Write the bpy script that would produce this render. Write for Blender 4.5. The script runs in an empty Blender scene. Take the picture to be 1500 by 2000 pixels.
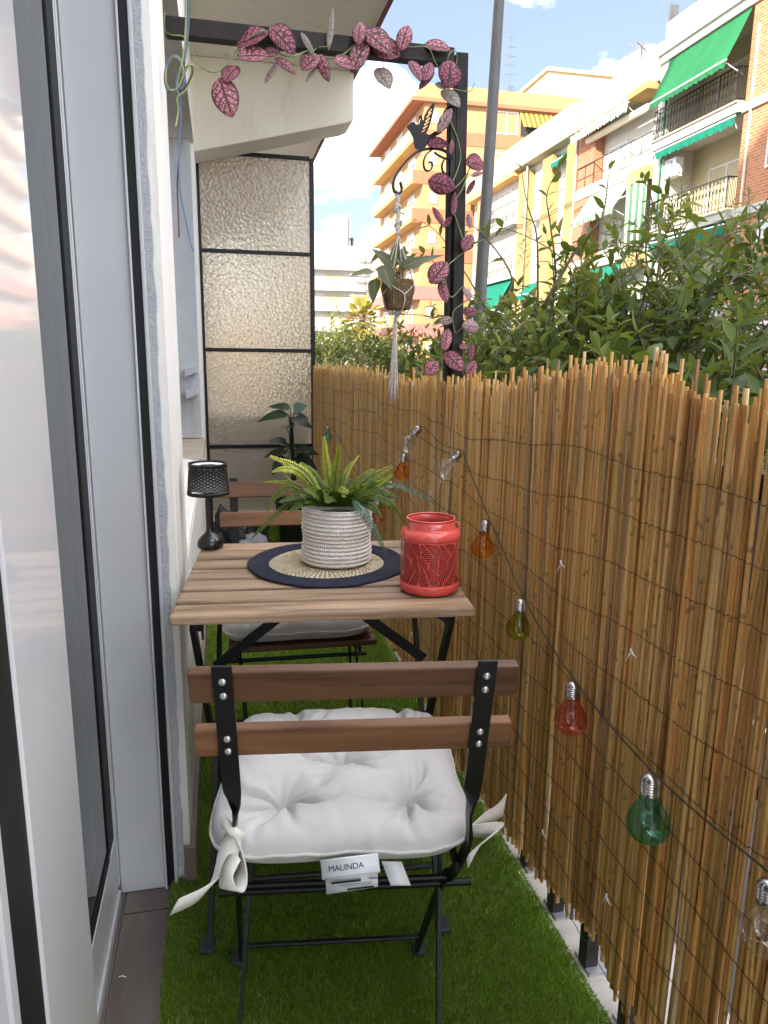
import bpy, bmesh, math, random
import numpy as np
from mathutils import Matrix, Vector, Euler

random.seed(7)
rng = np.random.default_rng(7)
scene = bpy.context.scene
col = scene.collection

# ------------------------------------------------------------------ camera, sky, sun, exposure
F_PX, CAM_H = 1420.0, 1.155
_P, _Y, _R = math.radians(11.96), math.radians(12.7), math.radians(0.7)
c_fwd = Vector((math.sin(_Y) * math.cos(_P), math.cos(_Y) * math.cos(_P), -math.sin(_P)))
_r0 = Vector((math.cos(_Y), -math.sin(_Y), 0))
_u0 = _r0.cross(c_fwd)
c_right = _r0 * math.cos(_R) + _u0 * math.sin(_R)
c_up = -_r0 * math.sin(_R) + _u0 * math.cos(_R)
c_loc = Vector((0, 0, CAM_H))
cam = bpy.data.cameras.new('camera')
cam_o = bpy.data.objects.new('camera', cam)
col.objects.link(cam_o)
m = Matrix.Identity(4)
for i in range(3):
    m[i][0], m[i][1], m[i][2], m[i][3] = c_right[i], c_up[i], -c_fwd[i], c_loc[i]
cam_o.matrix_world = m
cam.sensor_fit = 'VERTICAL'
cam.sensor_height = 36.0
cam.sensor_width = 27.0
cam.lens = F_PX / 2000 * 36
cam.clip_start = 0.02
cam.clip_end = 3000
scene.camera = cam_o

SUN_TRAVEL = Vector((.64, .60, -.47)).normalized()
world = bpy.data.worlds.new('World')
scene.world = world
world.use_nodes = True
nt = world.node_tree
for n in list(nt.nodes):
    nt.nodes.remove(n)
N = nt.nodes.new
out = N('ShaderNodeOutputWorld'); bg = N('ShaderNodeBackground'); sky = N('ShaderNodeTexSky')
sky.sky_type = 'NISHITA'; sky.sun_disc = False
sky.sun_elevation = math.asin(-SUN_TRAVEL.z)
sky.sun_rotation = math.atan2(-SUN_TRAVEL.x, -SUN_TRAVEL.y) % (2 * math.pi)
sky.altitude = 20; sky.air_density = 0.6; sky.dust_density = 0.1; sky.ozone_density = 1.0
tc = N('ShaderNodeTexCoord'); mp = N('ShaderNodeMapping'); nz = N('ShaderNodeTexNoise')
mp.inputs['Scale'].default_value = (1.5, 1.5, 3.6); mp.inputs['Location'].default_value = (30.612, 19.808, 31.357)  # noise shifted so the upper sky in view stays clear of bright cloud
mp.inputs['Rotation'].default_value = (.3, .5, .2)
nz.inputs['Scale'].default_value = 1.7; nz.inputs['Detail'].default_value = 7; nz.inputs['Roughness'].default_value = .58
nz.inputs['Distortion'].default_value = .6
rp = N('ShaderNodeValToRGB')
rp.color_ramp.elements[0].position = .43; rp.color_ramp.elements[1].position = .70
rp.color_ramp.elements[1].color = (.85, .85, .85, 1)
mx = N('ShaderNodeMix'); mx.data_type = 'RGBA'
cloud_rgb = N('ShaderNodeRGB'); cloud_rgb.outputs[0].default_value = (27, 27, 27.4, 1)  # clouds brightened past real ones, mostly out of view, to light the balcony
L = nt.links.new
L(tc.outputs['Generated'], mp.inputs['Vector']); L(mp.outputs['Vector'], nz.inputs['Vector'])
L(nz.outputs['Fac'], rp.inputs['Fac']); L(rp.outputs['Color'], mx.inputs['Factor'])
veil = N('ShaderNodeMix'); veil.data_type = 'RGBA'      # thin high haze over the whole sky
veil.inputs['Factor'].default_value = .45; veil.inputs['B'].default_value = (2.7, 3.0, 3.5, 1)
L(sky.outputs['Color'], veil.inputs['A']); L(veil.outputs['Result'], mx.inputs['A']); L(cloud_rgb.outputs[0], mx.inputs['B'])
L(mx.outputs['Result'], bg.inputs['Color']); L(bg.outputs[0], out.inputs[0])
bg.inputs['Strength'].default_value = 0.044

sun = bpy.data.lights.new('sun', 'SUN')
sun.energy = 2.0; sun.angle = math.radians(.5); sun.color = (1, .90, .74)
sun_o = bpy.data.objects.new('sun', sun); col.objects.link(sun_o)
sun_o.rotation_euler = SUN_TRAVEL.to_track_quat('-Z', 'Y').to_euler()
sun_o.location = (-20, -20, 30)

scene.view_settings.view_transform = 'Standard'
scene.view_settings.look = 'None'
scene.view_settings.exposure = 2.88
scene.view_settings.gamma = 1.0
scene.view_settings.use_curve_mapping = False
scene.render.engine = 'CYCLES'
cy = scene.cycles
cy.use_denoising = True
cy.max_bounces = 9; cy.diffuse_bounces = 5; cy.glossy_bounces = 4; cy.transmission_bounces = 6
cy.transparent_max_bounces = 16
cy.caustics_reflective = False; cy.caustics_refractive = False
cy.sample_clamp_indirect = 6


# ------------------------------------------------------------------ placing helpers: where the line of sight meets a real plane
def ray(px, py):
    return c_fwd + c_right * ((px - 750) / F_PX) - c_up * ((py - 1000) / F_PX)
def onx(px, py, x): d = ray(px, py); return c_loc + d * (x / d.x)
def ony(px, py, y): d = ray(px, py); return c_loc + d * (y / d.y)
def onz(px, py, z): d = ray(px, py); return c_loc + d * ((z - CAM_H) / d.z)


# ------------------------------------------------------------------ materials
MATS = {}
class NB:
    """small node-building helper"""
    def __init__(s, name):
        s.m = bpy.data.materials.new(name); s.m.use_nodes = True
        s.t = s.m.node_tree
        for n in list(s.t.nodes): s.t.nodes.remove(n)
        s.out = s.n('ShaderNodeOutputMaterial')
        MATS[name] = s.m
    def n(s, typ, **kw):
        nd = s.t.nodes.new(typ)
        for k, v in kw.items():
            if k in nd.inputs: 
                s.set(nd, k, v)
            else: setattr(nd, k, v)
        return nd
    def set(s, nd, k, v):
        if hasattr(v, 'default_value') or isinstance(v, bpy.types.NodeSocket): s.t.links.new(v, nd.inputs[k])
        else: nd.inputs[k].default_value = v
    def l(s, a, b): s.t.links.new(a, b)
    def coords(s, stretch=(1, 1, 1), rnd=True, kind='Object'):
        c = s.n('ShaderNodeTexCoord').outputs[kind]
        mp = s.n('ShaderNodeMapping'); mp.inputs['Scale'].default_value = stretch
        s.l(c, mp.inputs['Vector'])
        if rnd:
            oi = s.n('ShaderNodeObjectInfo'); mu = s.n('ShaderNodeMath', operation='MULTIPLY'); mu.inputs[1].default_value = 37.0
            s.l(oi.outputs['Random'], mu.inputs[0])
            va = s.n('ShaderNodeVectorMath', operation='ADD')
            s.l(mp.outputs[0], va.inputs[0]); s.l(mu.outputs[0], va.inputs[1])
            return va.outputs[0]
        return mp.outputs[0]
    def noise(s, vec, scale=5, detail=4, rough=.55, dist=0):
        n = s.n('ShaderNodeTexNoise'); s.l(vec, n.inputs['Vector'])
        n.inputs['Scale'].default_value = scale; n.inputs['Detail'].default_value = detail
        n.inputs['Roughness'].default_value = rough; n.inputs['Distortion'].default_value = dist
        return n.outputs['Fac']
    def ramp(s, fac, stops):
        r = s.n('ShaderNodeValToRGB'); s.l(fac, r.inputs['Fac'])
        e = r.color_ramp.elements
        while len(e) < len(stops): e.new(.5)
        for el, (p, c) in zip(e, stops):
            el.position = p; el.color = (*c, 1) if len(c) == 3 else c
        return r.outputs['Color']
    def mix(s, fac, a, b, mode='MIX'):
        x = s.n('ShaderNodeMix', data_type='RGBA', blend_type=mode)
        for k, v in (('Factor', fac), ('A', a), ('B', b)):
            if isinstance(v, bpy.types.NodeSocket): s.l(v, x.inputs[k])
            elif k == 'Factor': x.inputs[k].default_value = v
            else: x.inputs[k].default_value = (*v, 1)
        return x.outputs['Result']
    def math(s, op, a, b=0.0):
        x = s.n('ShaderNodeMath', operation=op)
        for i, v in enumerate((a, b)):
            if isinstance(v, bpy.types.NodeSocket): s.l(v, x.inputs[i])
            else: x.inputs[i].default_value = v
        return x.outputs[0]
    def bump(s, h, strength=.3, dist=.01):
        b = s.n('ShaderNodeBump'); b.inputs['Strength'].default_value = strength; b.inputs['Distance'].default_value = dist
        s.l(h, b.inputs['Height']); return b.outputs['Normal']
    def attr(s, name):
        return s.n('ShaderNodeAttribute', attribute_name=name).outputs['Fac']
    def bsdf(s, color, rough=.5, metal=0., normal=None, spec=.5, **kw):
        p = s.n('ShaderNodeBsdfPrincipled')
        for k, v in (('Base Color', color), ('Roughness', rough), ('Metallic', metal)):
            if isinstance(v, bpy.types.NodeSocket): s.l(v, p.inputs[k])
            elif k == 'Base Color': p.inputs[k].default_value = (*v, 1)
            else: p.inputs[k].default_value = v
        p.inputs['Specular IOR Level'].default_value = spec
        for k, v in kw.items(): p.inputs[k].default_value = v
        if normal is not None: s.l(normal, p.inputs['Normal'])
        return p.outputs[0]
    def mixs(s, fac, a, b):
        x = s.n('ShaderNodeMixShader')
        if isinstance(fac, bpy.types.NodeSocket): s.l(fac, x.inputs[0])
        else: x.inputs[0].default_value = fac
        s.l(a, x.inputs[1]); s.l(b, x.inputs[2]); return x.outputs[0]
    def done(s, sh):
        s.l(sh, s.out.inputs['Surface']); return s.m


def simple(name, c1, c2=None, rough=.5, metal=0., scale=8, stretch=(1, 1, 1), bump=0., bscale=60, bdist=.003, spec=.5, detail=5, lo=.35, hi=.65, **kw):
    b = NB(name)
    v = b.coords(stretch)
    c2 = c2 or tuple(x * .8 for x in c1)
    colr = b.ramp(b.noise(v, scale, detail), [(lo, c1), (hi, c2)])
    nrm = b.bump(b.noise(v, bscale, 3), bump, bdist) if bump else None
    return b.done(b.bsdf(colr, rough, metal, nrm, spec, **kw))


def wood(name, light, dark, rough=.5):
    b = NB(name)
    v = b.coords((1.2, 14, 14))
    n1 = b.noise(v, 2.2, 6, .6, .8)
    v2 = b.coords((3, 90, 90))
    n2 = b.noise(v2, 2, 3, .6)
    oi = b.n('ShaderNodeObjectInfo').outputs['Random']
    c = b.ramp(n1, [(.32, dark), (.50, tuple(a * .62 + d * .38 for a, d in zip(light, dark))), (.68, light)])
    c = b.mix(b.math('MULTIPLY', n2, .45), c, tuple(x * .55 for x in dark))
    hs = b.n('ShaderNodeHueSaturation'); b.l(c, hs.inputs['Color'])
    b.l(b.math('ADD', b.math('MULTIPLY', oi, .5), .76), hs.inputs['Value'])
    return b.done(b.bsdf(hs.outputs[0], rough, 0, b.bump(n2, .25, .001), .35))


wood('acacia_table', (.51, .355, .225), (.165, .10, .06), .55)
wood('acacia_chair', (.27, .13, .062), (.10, .043, .02), .45)
simple('black_metal', (.008, .008, .009), (.012, .012, .013), .36, 0, 30, bump=.04, spec=.28)
simple('lantern_inside_shade', (.20, .022, .020), (.17, .018, .016), .5)  # coral darkened: the shade inside the lantern is put into this colour
simple('black_gloss', (.008, .008, .009), (.012, .012, .013), .12, 0, 10, spec=.6)
simple('black_rubber', (.015, .015, .015), (.01, .01, .01), .6, 0, 10, spec=.3)
simple('foot_grey', (.040, .043, .047), (.055, .058, .062), .6, 0, 40)
simple('iron_frame', (.012, .010, .010), (.03, .022, .019), .5, 0, 14, stretch=(1, 1, 1), bump=.1, spec=.25)
simple('white_pvc', (.66, .665, .68), (.62, .625, .64), .06, 0, 3, spec=.5)
simple('white_pvc_satin', (.62, .625, .64), (.58, .585, .60), .30, 0, 3, spec=.4)
simple('screw_steel', (.6, .6, .6), (.45, .45, .45), .3, .9, 200)
simple('bulb_cap', (.62, .60, .57), (.4, .38, .36), .25, 1., 80)
simple('galvanised', (.55, .56, .58), (.42, .43, .45), .4, .7, 40)
simple('plastic_white', (.85, .85, .84), (.8, .8, .78), .4, 0, 30)
simple('cord_green', (.045, .05, .03), (.03, .03, .02), .6, 0, 60)
simple('wire_rust', (.07, .035, .018), (.035, .02, .012), .6, .2, 120)
simple('asphalt', (.05, .05, .052), (.065, .064, .062), .9, 0, 1.5, bump=.2, bscale=80)
simple('paving', (.34, .32, .30), (.26, .25, .24), .85, 0, 2, bump=.2, bscale=30)
simple('concrete_edge', (.55, .53, .49), (.45, .43, .40), .8, 0, 5, bump=.3)
simple('red_trim', (.20, .06, .05), (.13, .04, .035), .7, 0, 12)
simple('rope_white', (.83, .79, .72), (.70, .65, .57), .9, 0, 60, bump=.5, bscale=160, bdist=.004)
simple('macrame', (.68, .62, .56), (.50, .45, .40), .9, 0, 120, bump=.5, bscale=300)
simple('ribbon', (.82, .80, .74), (.76, .73, .66), .85, 0, 90, bump=.25, bscale=500, bdist=.001)
simple('navy_jute', (.016, .018, .038), (.028, .030, .055), .95, 0, 120, bump=.9, bscale=260, bdist=.004)
simple('coral_enamel', (.82, .115, .095), (.78, .105, .085), .16, 0, 6, spec=.6)
simple('dark_pot', (.012, .012, .013), (.02, .02, .02), .4, 0, 8)
simple('soil', (.04, .028, .018), (.02, .014, .01), .95, 0, 80, bump=.8)
simple('bag_black', (.018, .018, .02), (.03, .03, .034), .45, 0, 20, bump=.4, bscale=30, bdist=.02)
simple('bag_grey', (.45, .47, .50), (.32, .34, .36), .6, 0, 14, bump=.3)
simple('lamp_post_paint', (.13, .13, .13), (.10, .10, .10), .45, .3, 6)
simple('cable_blue', (.10, .17, .30), None, .4, 0, 30)
simple('cable_green', (.20, .28, .13), (.34, .34, .12), .4, 0, 50)
simple('cable_brown', (.10, .045, .04), None, .4, 0, 30)
simple('bark', (.16, .12, .085), (.08, .06, .045), .9, 0, 12, bump=.7, bscale=40)
simple('stem_brown', (.10, .075, .05), (.14, .12, .07), .8, 0, 20)
simple('vine_stem', (.16, .24, .08), (.24, .30, .10), .6, 0, 30)
simple('lace', (.70, .71, .70), None, .5)
simple('dark_room', (.035, .035, .038), (.025, .025, .027), .8)  # near-black: the darkness of unlit interiors is put into the colour
simple('tile_taupe', (.20, .165, .145), (.125, .10, .092), .45, 0, 3, stretch=(9, 1, 1), bump=.15, bscale=20, lo=.3, hi=.7)
simple('tile_skirt', (.24, .19, .155), (.17, .13, .11), .5, 0, 6, stretch=(1, 3, 1))
simple('tile_pale', (.60, .56, .51), (.48, .44, .40), .4, 0, 3, stretch=(1, 8, 1), bump=.1, bscale=20)
simple('turf_backing', (.20, .27, .06), (.14, .20, .045), .95, 0, 90)
simple('turf_fringe', (.78, .78, .70), (.55, .58, .45), .9, 0, 90)
simple('grey_sealant', (.46, .47, .50), (.54, .55, .57), .9, 0, 60, bump=.9, bscale=220, bdist=.004)

def plaster(name, c1, c2, stain=None, rough=.9, big=1.3, b_s=.35):
    b = NB(name)
    v = b.coords((1, 1, .6), rnd=False)
    n1 = b.noise(v, big, 8, .65, .4)
    c = b.ramp(n1, [(.36, c2), (.6, c1)])
    if stain:
        n3 = b.noise(b.coords((2.6, 2.6, .5), rnd=False), 2.4, 6, .7, .5)
        c = b.mix(b.ramp(n3, [(.56, (0, 0, 0)), (.72, (.75, .75, .75))]), c, stain)
    n2 = b.noise(v, 45, 5, .65)
    return b.done(b.bsdf(c, rough, 0, b.bump(n2, b_s, .006), .25))

plaster('wall_white', (.88, .86, .82), (.82, .79, .74), (.70, .63, .53), .85, 1.6, .45)
plaster('niche_grey', (.62, .63, .65), (.56, .57, .58), (.45, .44, .42))
plaster('soffit', (.80, .745, .64), (.74, .68, .57), (.62, .55, .44), .9, 1.2, .4)
plaster('stone_sill', (.56, .47, .38), (.46, .38, .30), None, .6, 6, .1)
plaster('cream_wall', (.58, .52, .41), (.53, .46, .35), (.45, .38, .27), .9, .4, .15)
plaster('white_wall_far', (.47, .455, .41), (.42, .405, .36), (.32, .30, .25), .9, .4, .15)
plaster('yellow_wall', (.37, .255, .11), (.33, .22, .09), None, .9, .5, .15)
plaster('ochre_soffit', (.66, .40, .16), (.60, .35, .13), None, .9, .5, .1)
plaster('peach_wall', (.40, .24, .12), (.37, .215, .105), (.32, .18, .09), .9, .15, .1)
plaster('salmon_band', (.38, .15, .085), (.35, .135, .075), None, .9, .2, .1)
plaster('pink_band', (.50, .165, .15), (.46, .15, .135), None, .9, .2, .1)
plaster('pale_yellow', (.45, .39, .26), (.40, .34, .21), None, .9, .3, .1)

def brick(name, c1, c2, mortar):
    b = NB(name)
    c = b.n('ShaderNodeTexCoord').outputs['Object']
    sx = b.n('ShaderNodeSeparateXYZ'); b.l(c, sx.inputs[0])
    cb = b.n('ShaderNodeCombineXYZ'); b.l(b.math('ADD', sx.outputs['X'], sx.outputs['Y']), cb.inputs['X']); b.l(sx.outputs['Z'], cb.inputs['Y'])
    bt = b.n('ShaderNodeTexBrick'); b.l(cb.outputs[0], bt.inputs['Vector'])
    bt.inputs['Scale'].default_value = 1.0; bt.inputs['Brick Width'].default_value = .26; bt.inputs['Row Height'].default_value = .105
    bt.inputs['Mortar Size'].default_value = .014
    for k, v in (('Color1', c1), ('Color2', c2), ('Mortar', mortar)): bt.inputs[k].default_value = (*v, 1)
    nv = b.noise(c, .5, 5)
    colr = b.mix(b.math('MULTIPLY', nv, .35), bt.outputs['Color'], tuple(x * .6 for x in c1))
    return b.done(b.bsdf(colr, .85, 0, b.bump(bt.outputs['Fac'], -.6, .01), .2))
brick('brick_red', (.46, .185, .085), (.36, .125, .06), (.42, .30, .21))
brick('brick_pier', (.42, .15, .08), (.34, .11, .055), (.40, .27, .19))

def reed_mat():
    b = NB('reed')
    t = b.attr('tone'); nd = b.attr('node')
    v = b.coords((1, 1, .12))
    n = b.noise(v, 34, 4, .6)
    c = b.ramp(t, [(0, (.42, .33, .22)), (.10, (.34, .17, .055)), (.24, (.74, .43, .13)), (.5, (.92, .62, .22)), (.8, (.94, .72, .34)), (1, (.95, .82, .52))])
    c = b.mix(b.math('MULTIPLY', n, .28), c, (.72, .42, .15))
    c = b.mix(b.math('MULTIPLY', nd, .6), c, (.07, .03, .015))
    p = b.bsdf(c, .42, 0, None, .6)
    tr = b.n('ShaderNodeBsdfTranslucent'); b.l(b.mix(.5, c, (.85, .52, .20)), tr.inputs['Color'])
    return b.done(b.mixs(.30, p, tr.outputs[0]))
reed_mat()

def blade_mat():
    b = NB('turf_blade')
    t = b.attr('tone')
    c = b.ramp(t, [(0, (.12, .20, .018)), (.45, (.25, .42, .036)), (.8, (.38, .55, .06)), (1, (.52, .50, .24))])
    p = b.bsdf(c, .5, 0, None, .3)
    tr = b.n('ShaderNodeBsdfTranslucent'); b.l(c, tr.inputs['Color'])
    return b.done(b.mixs(.40, p, tr.outputs[0]))
blade_mat()

def leaf_mat(name, stops, rough=.35, trans=.22, vein=None, spec=.45, trc=None):
    b = NB(name)
    t = b.attr('tone')
    oi = b.n('ShaderNodeObjectInfo').outputs['Random']
    t2 = b.math('ADD', t, b.math('MULTIPLY', b.math('SUBTRACT', oi, .5), .3))
    c = b.ramp(t2, stops)
    uv = b.n('ShaderNodeUVMap').outputs[0]
    sx = b.n('ShaderNodeSeparateXYZ'); b.l(uv, sx.inputs[0])
    av = b.math('ABSOLUTE', b.math('SUBTRACT', sx.outputs['Y'], .5))
    if vein:
        mid = b.math('LESS_THAN', av, .035)
        sv = b.math('SINE', b.math('MULTIPLY', b.math('SUBTRACT', sx.outputs['X'], b.math('MULTIPLY', av, .55)), 46))
        side = b.math('MULTIPLY', b.math('GREATER_THAN', sv, .86), .45)
        c = b.mix(b.math('MAXIMUM', b.math('MULTIPLY', mid, .7), side), c, vein)
    p = b.bsdf(c, rough, 0, None, spec)
    tr = b.n('ShaderNodeBsdfTranslucent'); b.l(b.mix(.4, c, trc or (.30, .34, .04)), tr.inputs['Color'])
    return b.done(b.mixs(trans, p, tr.outputs[0]))
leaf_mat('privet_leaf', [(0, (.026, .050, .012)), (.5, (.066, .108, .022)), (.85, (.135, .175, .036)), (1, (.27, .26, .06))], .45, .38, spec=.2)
leaf_mat('bush_leaf', [(0, (.03, .06, .012)), (.5, (.09, .13, .025)), (1, (.26, .26, .04))], .5, .3)
leaf_mat('fern_leaf', [(0, (.030, .065, .014)), (.4, (.105, .165, .022)), (.75, (.34, .38, .035)), (1, (.60, .57, .09))], .45, .25, spec=.25)
leaf_mat('fern_blue', [(0, (.04, .10, .07)), (.6, (.11, .20, .14)), (1, (.24, .32, .24))], .45, .15)
leaf_mat('syngonium_leaf', [(0, (.045, .060, .028)), (.5, (.085, .105, .042)), (1, (.20, .19, .055))], .38, .3, vein=(.30, .30, .14))
leaf_mat('monstera_leaf', [(0, (.008, .022, .010)), (.6, (.02, .05, .02)), (1, (.10, .17, .13))], .4, .12)
leaf_mat('palm_leaf', [(0, (.14, .08, .025)), (.4, (.42, .25, .06)), (.6, (.34, .30, .06)), (1, (.46, .44, .13))], .6, .25)
leaf_mat('flower_bud', [(0, (.16, .20, .06)), (1, (.30, .33, .12))], .6, .2)

def pink_leaf():
    b = NB('pink_leaf')
    uv = b.n('ShaderNodeUVMap').outputs[0]
    sx = b.n('ShaderNodeSeparateXYZ'); b.l(uv, sx.inputs[0])
    av = b.math('ABSOLUTE', b.math('SUBTRACT', sx.outputs['Y'], .5))
    oi = b.n('ShaderNodeObjectInfo').outputs['Random']
    t = b.attr('tone')
    mp = b.n('ShaderNodeMapping'); mp.inputs['Scale'].default_value = (9, 6, 1); b.l(uv, mp.inputs[0])
    va = b.n('ShaderNodeVectorMath', operation='ADD'); b.l(mp.outputs[0], va.inputs[0]); b.l(b.math('MULTIPLY', oi, 50), va.inputs[1])
    vo = b.n('ShaderNodeTexVoronoi', feature='DISTANCE_TO_EDGE'); b.l(va.outputs[0], vo.inputs['Vector']); vo.inputs['Scale'].default_value = 1.0
    net = b.ramp(vo.outputs['Distance'], [(.045, (1, 1, 1)), (.12, (0, 0, 0))])
    sv = b.math('SINE', b.math('MULTIPLY', b.math('SUBTRACT', sx.outputs['X'], b.math('MULTIPLY', av, .6)), 34))
    side = b.math('GREATER_THAN', sv, .80)
    mid = b.math('LESS_THAN', av, .05)
    edge = b.math('GREATER_THAN', av, .44)
    dark = b.math('MAXIMUM', b.math('MAXIMUM', net, edge), b.math('MAXIMUM', side, mid))
    pink = b.ramp(t, [(0, (.42, .085, .16)), (.5, (.74, .27, .34)), (1, (.56, .46, .43))])
    dk = b.ramp(t, [(0, (.030, .018, .020)), (.6, (.085, .05, .045)), (1, (.20, .20, .15))])
    c = b.mix(b.math('MULTIPLY', dark, .93), pink, dk)
    p = b.bsdf(c, .5, 0, None, .35)
    tr = b.n('ShaderNodeBsdfTranslucent'); b.l(c, tr.inputs['Color'])
    return b.done(b.mixs(.3, p, tr.outputs[0]))
pink_leaf()

def tinted_glass(name, tint, refl=.9, rough=.03, ior=1.5, alpha_dark=None, floor=.0):
    b = NB(name)
    tr = b.n('ShaderNodeBsdfTransparent'); tr.inputs['Color'].default_value = (*tint, 1)
    gl = b.n('ShaderNodeBsdfGlossy'); gl.inputs['Roughness'].default_value = rough; gl.inputs['Color'].default_value = (refl, refl, refl, 1)
    lw = b.n('ShaderNodeLayerWeight').outputs['Facing']
    f = b.math('ADD', b.math('MULTIPLY', b.math('POWER', lw, 4.2), .9), .035 + floor)
    geo = b.n('ShaderNodeNewGeometry').outputs['Backfacing']
    f = b.math('MULTIPLY', f, b.math('SUBTRACT', 1.0, b.math('MULTIPLY', geo, .8)))
    return b.done(b.mixs(f, tr.outputs[0], gl.outputs[0]))
tinted_glass('glass_door', (.55, .60, .60), .95, .01, 1.55)
tinted_glass('glass_window', (.42, .46, .50), .55, .03, 1.6, floor=-.01)
tinted_glass('glass_clear', (.93, .92, .90), 1, .04, 1.5, floor=.12)
tinted_glass('glass_green', (.46, .84, .76), 1, .04, 1.5, floor=.12)
tinted_glass('glass_red', (.96, .56, .52), 1, .04, 1.5, floor=.12)
tinted_glass('glass_olive', (.72, .73, .30), 1, .04, 1.5, floor=.12)
tinted_glass('glass_orange', (.99, .62, .24), 1, .04, 1.5, floor=.12)
tinted_glass('glass_pink', (.96, .6, .55), 1, .04, 1.5, floor=.12)

def hammered():
    b = NB('hammered_glass')
    v = b.coords((1, 1, 1), rnd=True)
    vo = b.n('ShaderNodeTexVoronoi', feature='F1'); b.l(v, vo.inputs['Vector']); vo.inputs['Scale'].default_value = 50
    vo.inputs['Randomness'].default_value = 1.0
    nz = b.noise(v, 60, 2)
    h = b.math('ADD', vo.outputs['Distance'], b.math('MULTIPLY', nz, .5))
    nrm = b.bump(h, .8, .0055)
    g = b.n('ShaderNodeBsdfGlass'); g.inputs['IOR'].default_value = 1.33; g.inputs['Roughness'].default_value = .10
    g.inputs['Color'].default_value = (.94, .88, .78, 1); b.l(nrm, g.inputs['Normal'])
    tl = b.n('ShaderNodeBsdfTranslucent'); tl.inputs['Color'].default_value = (.82, .75, .63, 1); pass
    df = b.n('ShaderNodeBsdfDiffuse'); df.inputs['Color'].default_value = (.60, .53, .44, 1); pass
    gs = b.n('ShaderNodeBsdfGlossy'); gs.inputs['Roughness'].default_value = .12; b.l(nrm, gs.inputs['Normal'])
    s1 = b.mixs(.34, b.mixs(.14, g.outputs[0], gs.outputs[0]), tl.outputs[0])
    return b.done(b.mixs(.22, s1, df.outputs[0]))
hammered()

def fabric():
    b = NB('cushion_canvas')
    c = b.n('ShaderNodeTexCoord').outputs['Object']
    rot = b.n('ShaderNodeMapping'); rot.inputs['Rotation'].default_value = (0, 0, .78); b.l(c, rot.inputs[0])
    w = b.n('ShaderNodeTexWave'); b.l(rot.outputs[0], w.inputs[0]); w.inputs['Scale'].default_value = 300; w.inputs['Distortion'].default_value = .6
    w.inputs['Detail'].default_value = 1
    n = b.noise(c, 9, 5)
    n2 = b.noise(c, 500, 2)
    colr = b.ramp(n, [(.3, (.575, .565, .545)), (.7, (.64, .63, .61))])
    colr = b.mix(b.math('MULTIPLY', w.outputs['Fac'], .14), colr, (.50, .49, .48))
    h = b.math('ADD', w.outputs['Fac'], n2)
    return b.done(b.bsdf(colr, .92, 0, b.bump(h, .3, .0005), .2, **{'Sheen Weight': .2}))
fabric()

def woven(name, c1, c2, rows, around, strength=.9):
    """coiled basketry: slanting stitches along each coil (uv: x = round, y = up)"""
    b = NB(name)
    uv = b.n('ShaderNodeUVMap').outputs[0]
    sx = b.n('ShaderNodeSeparateXYZ'); b.l(uv, sx.inputs[0])
    f = b.math('FRACT', b.math('MULTIPLY', sx.outputs['Y'], rows))
    ph = b.math('ADD', b.math('MULTIPLY', sx.outputs['X'], around), b.math('MULTIPLY', b.math('ABSOLUTE', b.math('SUBTRACT', f, .5)), 1.1))
    st = b.math('SINE', b.math('MULTIPLY', ph, 6.2832))
    n = b.noise(b.coords((1, 1, 1)), 70, 4)
    colr = b.ramp(b.math('ADD', b.math('MULTIPLY', st, .22), n), [(.3, c2), (.7, c1)])
    return b.done(b.bsdf(colr, .95, 0, b.bump(b.math('ADD', st, b.math('MULTIPLY', n, 1.5)), strength, .003), .15))
woven('rope_basket_weave', (.90, .86, .80), (.78, .73, .66), 14, 95, .35)
woven('seagrass_weave', (.50, .36, .19), (.17, .10, .045), 13, 60, 1.)
woven('natural_jute', (.78, .68, .50), (.46, .36, .22), 9, 70, .8)

def stripes(name, c1, c2, freq, axis='X'):
    b = NB(name)
    uv = b.n('ShaderNodeUVMap').outputs[0]
    sx = b.n('ShaderNodeSeparateXYZ'); b.l(uv, sx.inputs[0])
    f = b.math('GREATER_THAN', b.math('FRACT', b.math('MULTIPLY', sx.outputs[axis], freq)), .5)
    c = b.mix(f, c1, c2)
    p = b.bsdf(c, .9, 0, None, .1)
    tr = b.n('ShaderNodeBsdfTranslucent'); b.l(c, tr.inputs['Color'])
    return b.done(b.mixs(.3, p, tr.outputs[0]))
def cloth(name, c):
    b = NB(name)
    n = b.noise(b.coords((1, 1, 1)), 1.5, 5)
    cc = b.ramp(n, [(.35, tuple(x * .88 for x in c)), (.65, c)])
    p = b.bsdf(cc, .9, 0, None, .1)
    tr = b.n('ShaderNodeBsdfTranslucent'); b.l(cc, tr.inputs['Color'])
    return b.done(b.mixs(.3, p, tr.outputs[0]))
cloth('awning_green', (.035, .20, .085)); cloth('awning_teal', (.02, .22, .15))
stripes('awning_stripe_yellow', (.60, .42, .09), (.20, .15, .06), 14)
stripes('awning_stripe_green', (.72, .72, .58), (.10, .22, .13), 16)
stripes('awning_stripe_white', (.75, .75, .68), (.16, .24, .20), 22)
cloth('curtain_white', (.74, .70, .62))
stripes('shutter_white', (.74, .73, .70), (.66, .65, .62), 14, 'Y')


# ------------------------------------------------------------------ mesh helpers
def wm(o):
    mtx = o.matrix_basis.copy()
    while o.parent:
        o = o.parent
        mtx = o.matrix_basis @ mtx
    return mtx

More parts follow.
